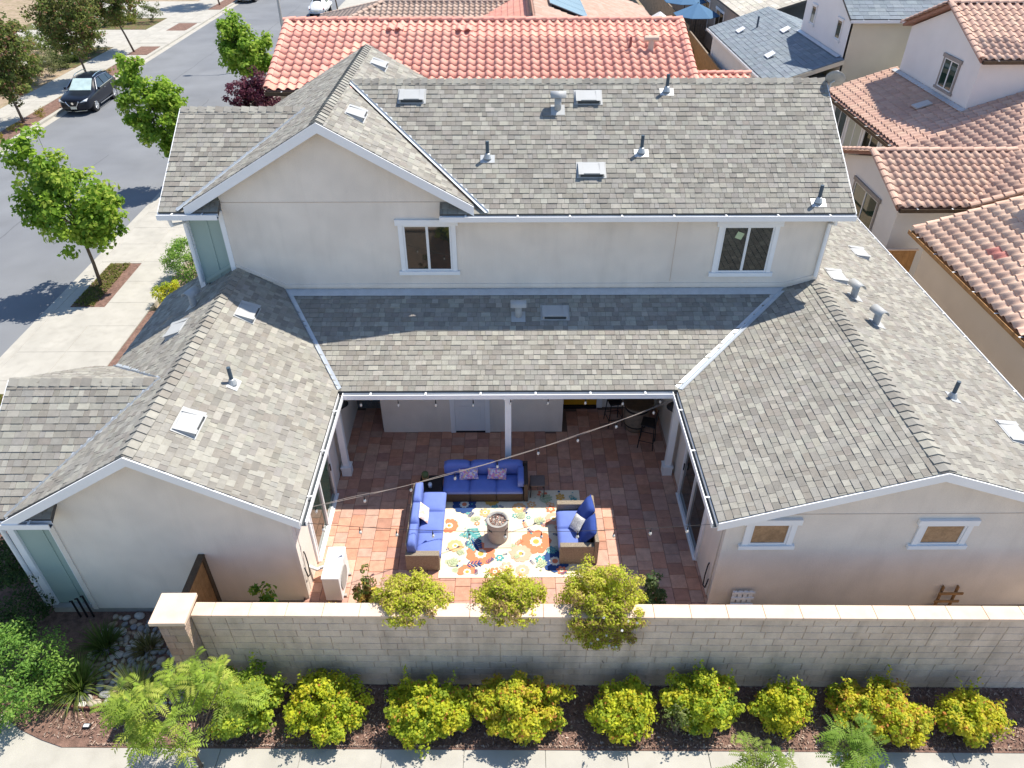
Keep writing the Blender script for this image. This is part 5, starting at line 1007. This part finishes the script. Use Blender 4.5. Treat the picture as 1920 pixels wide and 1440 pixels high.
# ================================================================== VEHICLES AND LAMP POST
def loftcar(name, loc, rz, label, st, paint, glassm, cat='car', wheel=.36, wx=.80, wy=(-1.35, 1.35), group=None, details='suv'):
    """body lofted from stations along its length; front towards -y. station: y, half width, sill z, belt z, roof z, roof half width"""
    t = thing(name, loc, label, cat, group, rz=rz); V = []; F = []; n = len(st); m = 10
    for (y, w, s, b_, r, rw) in st:
        half = [(w*.86, s), (w*.97, s+.12), (w, s+(b_-s)*.55), (w*.97, b_), (rw, max(r-.07, b_+.001)), (rw*.72, max(r, b_+.002))]
        V += [(x, y, z) for x, z in half]+[(-x, y, z) for x, z in half[::-1]]
    m = 12
    for i in range(n-1):
        for k in range(m): F.append((i*m+k, (i+1)*m+k, (i+1)*m+(k+1) % m, i*m+(k+1) % m))
    F.append(tuple(range(m))); F.append(tuple((n-1)*m+k for k in range(m-1, -1, -1)))
    body = MB().add(V, F).build('body', paint, t, local=True, smooth=True); sm = body.modifiers.new('sub', 'SUBSURF'); sm.levels = sm.render_levels = 2
    for x in (-wx, wx):
        for y in wy:
            o = 1 if x > 0 else -1; w = MB().tube([(x-o*.12, y, wheel), (x+o*.10, y, wheel)], wheel, 22).build('wheel', 'tyre', t, local=True, bevel=.03)
            MB().tube([(x+o*.09, y, wheel), (x+o*.112, y, wheel)], wheel*.66, 18).build('rim', 'chrome', w, local=True)
            for k in range(5): a = 2*math.pi*k/5; MB().bar((x+o*.118, y+math.cos(a)*.05, wheel+math.sin(a)*.05), (x+o*.118, y+math.cos(a)*wheel*.6, wheel+math.sin(a)*wheel*.6), .05, .02, up=(o, 0, 0)).build('spoke', 'metal', w, local=True)
            MB().tube([(x-o*.16, y, wheel+.01), (x+o*.085, y, wheel+.01)], wheel*1.13, 22).build('wheel_arch', 'black', t, local=True)
    return t, body
suv = [(-2.30, .55, .36, .62, .63, .45), (-2.26, .76, .28, .80, .84, .60), (-2.05, .88, .26, .93, .97, .66), (-1.55, .915, .26, 1.02, 1.06, .70), (-1.0, .92, .26, 1.07, 1.12, .70), (-.85, .92, .26, 1.08, 1.20, .66), (-.15, .92, .26, 1.10, 1.64, .60), (.4, .92, .26, 1.12, 1.71, .60), (1.3, .92, .27, 1.15, 1.68, .58), (1.9, .90, .30, 1.17, 1.52, .56), (2.15, .86, .34, 1.15, 1.25, .60), (2.30, .72, .42, 1.0, 1.02, .55)]
def suv_car(loc, rz, label):
    t, body = loftcar('parked_car', loc, rz, label, suv, 'carpaint', 'carglass'); L = dict(local=True)
    MB().extr([(-.64, -.98, 1.10), (.64, -.98, 1.10), (.55, -.22, 1.59), (-.55, -.22, 1.59)], (0, -.05, .035)).build('windscreen', 'sunshade', t, **L, bevel=.01)
    MB().extr([(-.5, 2.14, 1.22), (.5, 2.14, 1.22), (.5, 1.93, 1.50), (-.5, 1.93, 1.50)], (0, .03, .02)).build('rear_window', 'carglass', t, **L)
    for s in (-1, 1):
        def sd(y, z): f = (z-1.1)/(1.62-1.1); return (s*(.895-f*.27+.022), y, z)
        for nm, pts in (('side_window', [(-.72, 1.15), (.28, 1.16), (.28, 1.56), (-.05, 1.55)]), ('side_window', [(.36, 1.16), (1.15, 1.18), (1.15, 1.57), (.36, 1.57)]), ('side_window', [(1.2, 1.19), (1.62, 1.26), (1.5, 1.50), (1.2, 1.57)])):
            MB().extr([sd(y, z) for y, z in pts], (s*.012, 0, .004)).build(nm, 'carglass', t, **L)
        pth = [(-.80, 1.12), (1.6, 1.18), (1.72, 1.28), (1.5, 1.56), (.3, 1.62), (-.1, 1.60), (-.80, 1.12)]
        MB().tube([tuple(Vector(sd(y, z))+Vector((s*.012, 0, 0))) for y, z in pth], .016, 6).build('chrome_trim', 'chrome', t, **L)
        MB().tube([(s*.58, -.1, 1.70), (s*.60, .3, 1.77), (s*.60, 1.2, 1.76), (s*.57, 1.6, 1.67)], .022, 7).build('roof_rail', 'chrome', t, **L)
        MB().box(min(s*.93, s*1.08), -.72, 1.08, max(s*.93, s*1.08), -.60, 1.22).build('mirror', 'carpaint', t, **L, bevel=.03)
        MB().extr([(s*.42, -2.31, .74), (s*.80, -2.20, .80), (s*.84, -2.02, .93), (s*.62, -2.24, .85)], (0, -.03, .02)).build('headlight', 'lamp', t, **L)
        MB().extr([(s*.66, 2.26, .92), (s*.84, 2.12, .95), (s*.84, 2.05, 1.10), (s*.62, 2.24, 1.08)], (0, .03, 0)).build('tail_light', 'red', t, **L)
        MB().box(min(s*.895, s*.925), -.85, .30, max(s*.895, s*.925), .95, .35).build('sill_trim', 'chrome', t, **L)
        for y in (.15, 1.05): MB().bar((s*.935, y, 1.0), (s*.935, y+.2, 1.0), .02, .03).build('door_handle', 'chrome', t, **L)
    MB().extr([(-.36, -2.335, .80), (.36, -2.335, .80), (.18, -2.345, .58), (-.18, -2.345, .58)], (0, -.015, 0)).build('grille', 'black', t, **L)
    MB().tube([(-.38, -2.36, .82), (-.20, -2.375, .56), (.20, -2.375, .56), (.38, -2.36, .82)], .028, 7).build('grille_trim', 'chrome', t, **L)
    e = MB().tube([(0, -2.35, .72), (0, -2.375, .72)], .065, 16).build('badge', 'chrome', t, **L); MB().box(-.075, -2.385, .708, .075, -2.376, .732).build('badge_bar', 'chrome', e, **L)
    MB().box(-.17, -2.375, .40, .17, -2.355, .53).build('number_plate', 'plate', t, **L); MB().tube([(-.7, -2.24, .29), (0, -2.35, .27), (.7, -2.24, .29)], .02, 6).build('bumper_trim', 'chrome', t, **L); return t
suv_car((-25.72, 46.95, -.62), .03, 'black SUV parked at the far kerb facing the camera'); suv_car((-25.9, 83.2, -.62), -.05, 'dark car cut off by the top edge on the far kerb')
bug = [(-2.0, .35, .35, .55, .56, .25), (-1.9, .55, .30, .70, .72, .38), (-1.4, .70, .30, .95, 1.0, .45), (-.75, .76, .28, 1.0, 1.12, .48), (-.4, .77, .28, 1.02, 1.42, .48), (.1, .77, .28, 1.03, 1.50, .48), (.6, .77, .28, 1.02, 1.45, .47), (1.15, .74, .30, .98, 1.20, .44), (1.7, .64, .34, .80, .86, .36), (1.95, .45, .42, .58, .60, .25)]
t, body = loftcar('vintage_car', (-17.35, 75.8, -.62), math.pi, 'white rounded vintage car parked at the near kerb, seen from behind', bug, 'carwhite', 'carglass', wheel=.31, wx=.66, wy=(-1.2, 1.2))
MB().extr([(-.42, 1.18, 1.02), (.42, 1.18, 1.02), (.36, .86, 1.34), (-.36, .86, 1.34)], (0, .05, .04)).build('rear_window', 'carglass', t, local=True, bevel=.02)
for s in (-1, 1):
    for y in (-1.2, 1.2):
        MB().tube([(s*.62, y-.55, .42), (s*.70, y-.35, .62), (s*.72, y, .72), (s*.70, y+.35, .62), (s*.62, y+.55, .42)], [.06, .13, .15, .13, .06], 10).build('fender', 'carwhite', t, local=True, smooth=True)
    MB().extr([(s*.70, -.35, 1.05), (s*.70, .55, 1.05), (s*.56, .4, 1.38), (s*.56, -.2, 1.38)], (s*.03, 0, 0)).build('side_window', 'carglass', t, local=True)
    MB().tube([(s*.62, 1.62, .66), (s*.62, 1.70, .66)], .07, 12).build('tail_light', 'red', t, local=True)
MB().tube([(-.7, 1.98, .40), (0, 2.08, .40), (.7, 1.98, .40)], .04, 8).build('bumper', 'chrome', t, local=True); MB().box(-.17, 1.96, .50, .17, 2.0, .62).build('number_plate', 'plate', t, local=True)
t = thing('street_lamp', (-15.9, 56.8, G), 'tall grey steel street lamp rising behind the salmon roof', 'street lamp')
MB().tube([(-15.9, 56.8, G), (-15.9, 56.8, 4), (-15.9, 56.8, 8.2)], [.12, .09, .06], 12).build('pole', 'metal', t, smooth=True); MB().tube([(-15.9, 56.8, 8.0), (-16.6, 56.75, 8.35), (-17.6, 56.7, 8.4)], .035, 8).build('arm', 'metal', t); MB().lathe([(.05, .06), (.16, .02), (.18, -.03), (.0, -.05)], (-17.9, 56.7, 8.4), 14, sc=(1.9, 1)).build('lamp_head', 'metal', t, smooth=True)
# ================================================================== PLANTING
YG = [(.62, .66, .05), (.54, .62, .05), (.72, .68, .06), (.42, .52, .05), (.60, .58, .05), (.30, .40, .04)]; YO = [(.70, .62, .07), (.72, .56, .09), (.64, .64, .06), (.50, .52, .06)]; GY = [(.38, .52, .06), (.48, .58, .07), (.58, .63, .07), (.26, .38, .05)]
desc = ['green-yellow shrub behind the feathery young tree', 'bright yellow-green shrub second from the left along the block wall', 'rounded yellow shrub third from the left along the block wall', 'wide orange-tipped yellow shrub below the middle jasmine', 'yellow shrub just right of the wide orange-tipped one', 'green-yellow shrub sixth from the left along the block wall', 'small upright yellow shrub seventh along the block wall', 'broad orange-tinged shrub below the right wing windows', 'small golden shrub at the right end of the row']
for k, (x, y, rx, ry, rz_, pal, acc) in enumerate(((-4.85, 7.25, .74, .58, .60, GY, .01), (-3.42, 7.20, .76, .56, .50, YG, .02), (-1.57, 7.16, .72, .52, .46, YG, .03), (.22, 7.18, .88, .58, .52, YG+YO, .07), (2.03, 7.12, .58, .46, .42, YG, .03), (3.56, 7.25, .60, .50, .54, GY+YG, .02), (5.10, 7.10, .48, .42, .46, YG, .03), (6.75, 7.06, .82, .56, .52, YG+YO, .09), (8.45, 7.0, .56, .42, .38, YG+YO, .05))):
    bush('hedge_shrub', (x, y, G+.01), (rx, ry, rz_), int(150*rx), 95, .135, .064, pal, desc[k], 'shrubs along the foot of the block wall', accent=(.60, .26, .08), amount=acc, aspect=.6, shell=.35, bot=.12, up=.8, lobes=2+k % 3, shoots=10+(k*5) % 9)
JS = [(.56, .62, .06), (.66, .68, .09), (.46, .54, .055), (.70, .66, .13)]
for x, rx, rz_, z0, lab in ((-1.73, .74, .36, 1.36, 'low jasmine bush hanging over the wall left of the fire pit'), (.0, .68, .40, 1.34, 'jasmine bush over the wall directly below the fire pit'), (1.68, .84, .76, .98, 'largest jasmine bush spilling down the block wall on the right')):
    t = bush('jasmine_bush', (x, 8.3, 0), (rx, .5 if rx < .8 else .55, rz_), int(210*rx), 95, .13, .055, JS, lab, 'jasmine bushes over the block wall', accent=(.46, .34, .16), amount=.15, aspect=.45, up=.8, shell=.3, bot=0)
    for o in t.children:
        if o.name.startswith('foliage'): o.location.z = z0
    P, N, K, cc = clumpy((x, 7.98, 1.82 if rx < .8 else 1.55), (rx*.85 if rx < .8 else rx*.86, .26, .12 if rx < .8 else .62), 14 if rx < .8 else 120, 85, .12, JS+[(.34, .24, .11)], up=.6, shell=.2, accent=(.50, .36, .16), amount=.25); P[:, 1] = np.minimum(P[:, 1], np.where(P[:, 2] < 1.77, 7.79-.12*nr.random(len(P)), 9)); leafmesh('trailing_foliage', P, N, .055*(.7+.6*nr.random(len(P))), K, .45, 'leaf', t)
    MB().tube([(x, 8.3, 0), (x+.03, 8.3, .6), (x, 8.3, z0+.3)], [.03, .025, .012], 6).build('trunk', 'bark', t)
    if rx > .8:
        j = nr.choice(len(P), 18); leafmesh('flower', P[j]+np.array([0, -.05, .05]), nr.normal(size=(18, 3))*.4+np.array([0, -.5, 1]), .06, np.full((18, 3), .78), .9, 'petal', t)
RG = [(.10, .17, .04), (.16, .22, .05), (.22, .26, .07), (.24, .16, .06)]
bush('rose_bush', (-2.88, 9.3, 0), (.26, .24, .62), 34, 34, .11, .075, RG, 'tall yellow rose bush beside the air conditioner', cat='rose', flowers=((.75, .55, .12), 7, .11), shell=.2); bush('rose_bush', (-3.55, 9.05, 0), (.26, .2, .24), 16, 30, .10, .07, RG, 'low yellow rose in front of the air conditioner', cat='rose', flowers=((.72, .55, .10), 8, .10), shell=.2)
bush('rose_bush', (2.84, 9.15, 0), (.38, .30, .55), 44, 36, .12, .08, [(.07, .14, .05), (.11, .18, .07), (.15, .21, .09)], 'dark green coral rose bush by the right shadow', cat='rose', flowers=((.80, .32, .22), 6, .12), shell=.25)
bush('citrus_sapling', (-4.75, 8.85, -.1), (.34, .28, .72), 22, 26, .15, .14, [(.08, .19, .03), (.14, .27, .04), (.35, .42, .05)], 'young citrus sapling behind the wall by the left wing', cat='sapling', aspect=.5, shell=.2)
DG = [(.045, .085, .03), (.06, .11, .035), (.075, .13, .04), (.04, .07, .03)]; BG = [(.20, .38, .07), (.27, .45, .08), (.16, .31, .07), (.33, .50, .11)]
bush('round_bush', (-9.35, 7.75, G), (1.02, .95, .80), 130, 80, .22, .06, BG, 'large rounded bright green bush at the lower left corner', shell=.55)
for k, (x, y, rr, hh) in enumerate(((-10.35, 9.3, .85, .85), (-11.0, 10.7, .9, .9), (-11.6, 12.2, .9, .85))): bush('dark_shrub', (x, y, G), (rr, .85, hh), 70, 60, .24, .07, DG, ['dark green shrub beside the left corner board', 'dark green shrub behind the first one at the left edge', 'dark green shrub farthest back along the left wing'][k], 'dark shrubs beside the left wing', shell=.5)
for k, (x, y, n_, L_, pal) in enumerate(((-8.35, 7.85, 330, 1.0, [(.17, .27, .05), (.22, .31, .07), (.28, .34, .10)]), (-8.25, 8.75, 260, .8, [(.10, .16, .04), (.14, .20, .05)]), (-7.2, 7.75, 330, .9, [(.20, .27, .07), (.27, .32, .11), (.33, .36, .16)]), (-7.35, 8.7, 130, .6, [(.17, .17, .06), (.22, .20, .08)]))):
    grass('ornamental_grass', (x, y, G), n_, L_, .35, pal, ['tall arching grass clump right of the big round bush', 'dark grass clump in the shade of the left wing', 'pale grass clump left of the wall pillar', 'sparse dry grass tuft among the shaded cobbles'][k], 'ornamental grasses in the cobble bed')
# cobbles are pieces of the rock bed
rb = struct('rock_bed', MB().extr([(x, y, G-.02) for x, y in ((-8.9, 7.55), (-7.9, 7.42), (-6.3, 7.5), (-6.15, 9.55), (-8.6, 9.55))], (0, 0, .03)), 'mulch')
CB = [(.34, .32, .29), (.42, .36, .29), (.26, .26, .26), (.48, .45, .41), (.38, .28, .21), (.30, .30, .32), (.55, .52, .48)]; cm = []
for k in range(14):
    bm = bmesh.new(); bmesh.ops.create_icosphere(bm, subdivisions=2, radius=1)
    s = (rnd.uniform(.85, 1.2), rnd.uniform(.65, .95), rnd.uniform(.45, .6))
    for v in bm.verts: q = 1+.09*math.sin(3*v.co.x+k)*math.cos(2.3*v.co.y-k); v.co = Vector((v.co.x*s[0]*q, v.co.y*s[1]*q, v.co.z*s[2]*q))
    me = bpy.data.meshes.new('cobble'); bm.to_mesh(me); bm.free(); a = me.attributes.new('col', 'FLOAT_COLOR', 'FACE'); c = CB[k % 7]; a.data.foreach_set('color', np.tile(np.array([*c, 1], np.float32), len(me.polygons))); me.polygons.foreach_set('use_smooth', [True]*len(me.polygons)); me.materials.append(M['stone']); cm.append(me)
placed = []; tries = 0
while len(placed) < 190 and tries < 6000:
    tries += 1; x = rnd.uniform(-8.85, -6.2); y = rnd.uniform(7.5, 9.5); r = rnd.uniform(.055, .115) if y > 7.9 else rnd.uniform(.075, .125)
    if x < -8.6+(y-7.5)*.1 or any((x-a)**2+(y-b_)**2 < (r+c)**2*.62 for a, b_, c in placed) or (x > -6.3 and y < 8.3): continue
    placed.append((x, y, r)); o = bpy.data.objects.new('cobble', cm[rnd.randrange(14)]); C.objects.link(o); o.parent = rb; o.location = (x, y, G+.008+r*.3); o.scale = (r, r, r); o.rotation_euler = (rnd.uniform(-.2, .2), rnd.uniform(-.2, .2), rnd.random()*6.28)
q = MB()
ed = [(-9.0, 7.62), (-8.6, 7.50), (-8.1, 7.43), (-7.5, 7.42), (-7.0, 7.48), (-6.4, 7.6)]
for a, b_ in zip(ed[:-1], ed[1:]): q.bar((*a, G+.02), (*b_, G+.02), .03, .16)
tag(q.build('bed_edging', 'edging', None), 'dark red edging strip curving in front of the cobbles', 'edging')
t = thing('path_light', (-7.86, 7.1, G+.01), 'small black path light box lying in the mulch', 'light'); MB().box(-7.93, 7.05, G+.0, -7.79, 7.14, G+.07).build('housing', 'black', t, bevel=.01); MB().box(-7.91, 7.06, G+.071, -7.81, 7.12, G+.078).build('lens', 'lamp', t)
for k in range(3): MB().tube([(-9.1+k*.14, 9.5, G), (-9.1+k*.14, 9.5, .05+.08*k), (-9.1+k*.14, 9.45, .1+.08*k)], .02, 7).build('x', 'black', None).name = 'garden_spigot'
for k, o in enumerate([o for o in bpy.data.objects if o.name.startswith('garden_spigot')]): tag(o, ['left', 'middle', 'right'][k]+' one of three dark irrigation risers at the green corner', 'pipe', 'irrigation risers')
pinnate('young_tree', (-5.5, 6.35, G), (-5.5, 6.45, 1.0), (1.35, .75, 1.5), 400, 'feathery young tree with light green compound leaves at lower left', 'young street trees in front', L=.29, pal=((.28, .40, .06), (.36, .48, .07), (.46, .52, .10), (.24, .34, .06)))
pinnate('young_tree', (4.0, 5.45, G), (4.0, 5.5, .72), (.7, .5, .75), 90, 'tip of a young tree at the bottom edge right of centre', 'young street trees in front', L=.26, pal=((.20, .30, .05), (.26, .36, .06), (.30, .38, .08)))
pinnate('young_tree', (5.55, 5.75, G), (5.5, 5.8, .95), (.42, .4, .75), 110, 'dark leafy young tree at the bottom edge before the broad shrub', 'young street trees in front', L=.26, pal=((.16, .28, .04), (.21, .34, .05), (.26, .37, .07)))
bush('sapling', (3.05, 6.9, G), (.3, .25, .55), 14, 22, .14, .06, [(.22, .28, .09), (.28, .32, .12)], 'thin grey-green sapling between two yellow shrubs', cat='sapling', shell=.1)
# street trees
MG = [(.24, .40, .045), (.33, .49, .06), (.17, .31, .04), (.44, .55, .09), (.29, .44, .06)]
tree('street_tree', (-15., 23.85, -.515), (-15.0, 23.85, 2.5), (1.62, 1.4, 1.55), 115, 50, .32, .17, MG, 'bright green maple on the near sidewalk with its trunk in view', 'maples along the near sidewalk', tr=.06, lobes=(((-15.65, 23.85, 4.0), (.8, .8, 1.25), 34), ((-14.15, 23.8, 1.9), (.8, .8, .8), 26), ((-16.1, 23.8, 2.5), (.6, .7, .8), 20)))
tree('street_tree', (-15., 33.5, -.515), (-15.75, 33.5, 2.9), (1.3, 1.2, 1.7), 105, 50, .32, .17, MG, 'bright green maple just left of the upper roof', 'maples along the near sidewalk', tr=.06, lobes=(((-16.3, 33.5, 4.4), (.55, .6, .9), 24), ((-15.2, 33.5, 1.5), (.7, .8, .9), 28), ((-14.9, 33.5, 3.2), (.6, .6, .7), 16)))
tree('street_tree', (-15., 46.0, -.515), (-15.2, 46.0, 2.6), (1.75, 1.4, 1.45), 115, 50, .36, .20, MG, 'bright green maple behind the purple plum', 'maples along the near sidewalk', tr=.06, lobes=(((-15.7, 46., 3.75), (.85, .85, .95), 32), ((-14.2, 46, 2.0), (.9, .8, .7), 20)))
tree('street_tree', (-15., 72.5, -.515), (-15.4, 72.5, 3.9), (1.5, 1.4, 1.9), 90, 50, .38, .22, MG, 'small maple in front of the white vintage car at the top', 'maples along the near sidewalk', tr=.06)
tree('plum_tree', (-13.3, 40.0, G), (-13.35, 40.0, 1.7), (1.4, 1.2, 1.35), 120, 60, .26, .13, [(.13, .035, .06), (.19, .06, .09), (.09, .025, .05), (.25, .11, .13)], 'purple leaved plum below the maple by the street', tr=.05, shell=.2)
OG = [(.15, .20, .05), (.20, .25, .06), (.12, .16, .05), (.25, .26, .08)]
for k, (bx_, by_, cx_, cz_, r_, h_) in enumerate(((-27.9, 43.0, -28.1, 3.1, 2.0, 2.5), (-28.0, 51.6, -28.2, 3.3, 2.1, 2.4), (-28.5, 60.2, -29.2, 3.6, 2.2, 2.3), (-28.0, 79.5, -28.4, 4.2, 2.2, 2.4))):
    tree('crape_tree', (bx_, by_, G), (cx_, by_, cz_), (r_, r_, h_), 170, 62, .40, .17, OG, ['dark olive tree at the left edge with a leaning trunk', 'dark olive tree behind the black SUV', 'dark olive tree beside the far driveway', 'olive tree beside the dark car at the top'][k], 'dark olive trees across the street', tr=.07, accent=(.30, .16, .10), amount=.12)
GBp = [[(.14, .20, .04), (.20, .26, .05)], [(.28, .32, .05), (.34, .36, .07)], [(.10, .14, .04), (.14, .17, .06)], [(.20, .22, .10), (.26, .27, .13)]]; spots = []
while len(spots) < 26:
    x = rnd.uniform(-40, -31.2); y = rnd.uniform(42, 72.5)
    if not (55.0 < y < 58.5 and x < -33.3) and not (61.2 < y < 68.6) and all((x-a)**2+(y-b_)**2 > 2.2 for a, b_ in spots) and inframe((x, y, 0)): spots.append((x, y))
spots.sort(key=lambda q: pix((*q, 0))[2]); ORD = ['nearest', 'second nearest', 'third nearest', 'fourth nearest', 'fifth nearest', 'sixth nearest', 'seventh nearest', 'farthest']
kinds = ['green', 'lime', 'dark', 'grey-green', 'white flowering']; cnt = [0]*5
for k, (x, y) in enumerate(spots):
    r = rnd.uniform(.5, 1.05); kd = k % 5; wf = kd == 4
    bush('garden_shrub', (x, y, -.5), (r, r, r*.8), 26, 46, .26, .12, GBp[kd % 4], '%s shrub across the street, %s of its kind to the camera' % (kinds[kd], ORD[min(cnt[kd], 7)]), 'garden shrubs across the street', flowers=((.8, .78, .72), 60, .12) if wf else None, stems=3); cnt[kd] += 1
for k in range(7): bush('strip_plant', (-27.8+rnd.uniform(-.3, .3), [40.3, 41.5, 42.2, 44.1, 44.9, 47.2, 54.][k], -.497), (.32, .28, .14), 8, 30, .12, .07, [(.38, .32, .05), (.30, .28, .06)], 'low golden plant in the far planting strip, %s of seven to the camera' % ORD[k if k < 6 else 7], 'golden plants in the far planting strip', cat='plant', stems=1)
bush('corner_bush', (-11.9, 24.6, G), (.85, .9, .8), 75, 60, .24, .08, BG, 'green bush beside the sage panel and sidewalk', shell=.5); bush('corner_bush', (-11.95, 22.6, G), (.45, .45, .42), 30, 50, .16, .08, YG, 'small yellow bush in front of the green sidewalk bush', shell=.4)
for w in wells[:3]:
    n = 1500; P = np.stack([nr.uniform(w[0]+.05, w[1]-.4, n), nr.uniform(w[2]+.05, w[3]-.05, n), np.full(n, -.5)], 1); P[:, 2] += .05*nr.random(n)
    o = leafmesh('ground_cover', P, nr.normal(size=(n, 3))*.5+np.array([0, 0, 1.]), .09, np.array([(.20, .22, .05), (.15, .18, .04), (.26, .25, .08)])[nr.integers(3, size=n)], .5, kind='stuff'); tag(o, 'low green ground cover in a sidewalk tree well', 'ground cover')
bush('fence_plant', (12.9, 55.0, G), (.5, .6, .75), 24, 30, .25, .14, GY, 'green-yellow bush rising beside the orange fence', stems=2); bush('fence_plant', (13.6, 43.5, G), (.4, 1.0, .6), 24, 30, .25, .13, BG, 'green bush between the fence and the white house', stems=2)
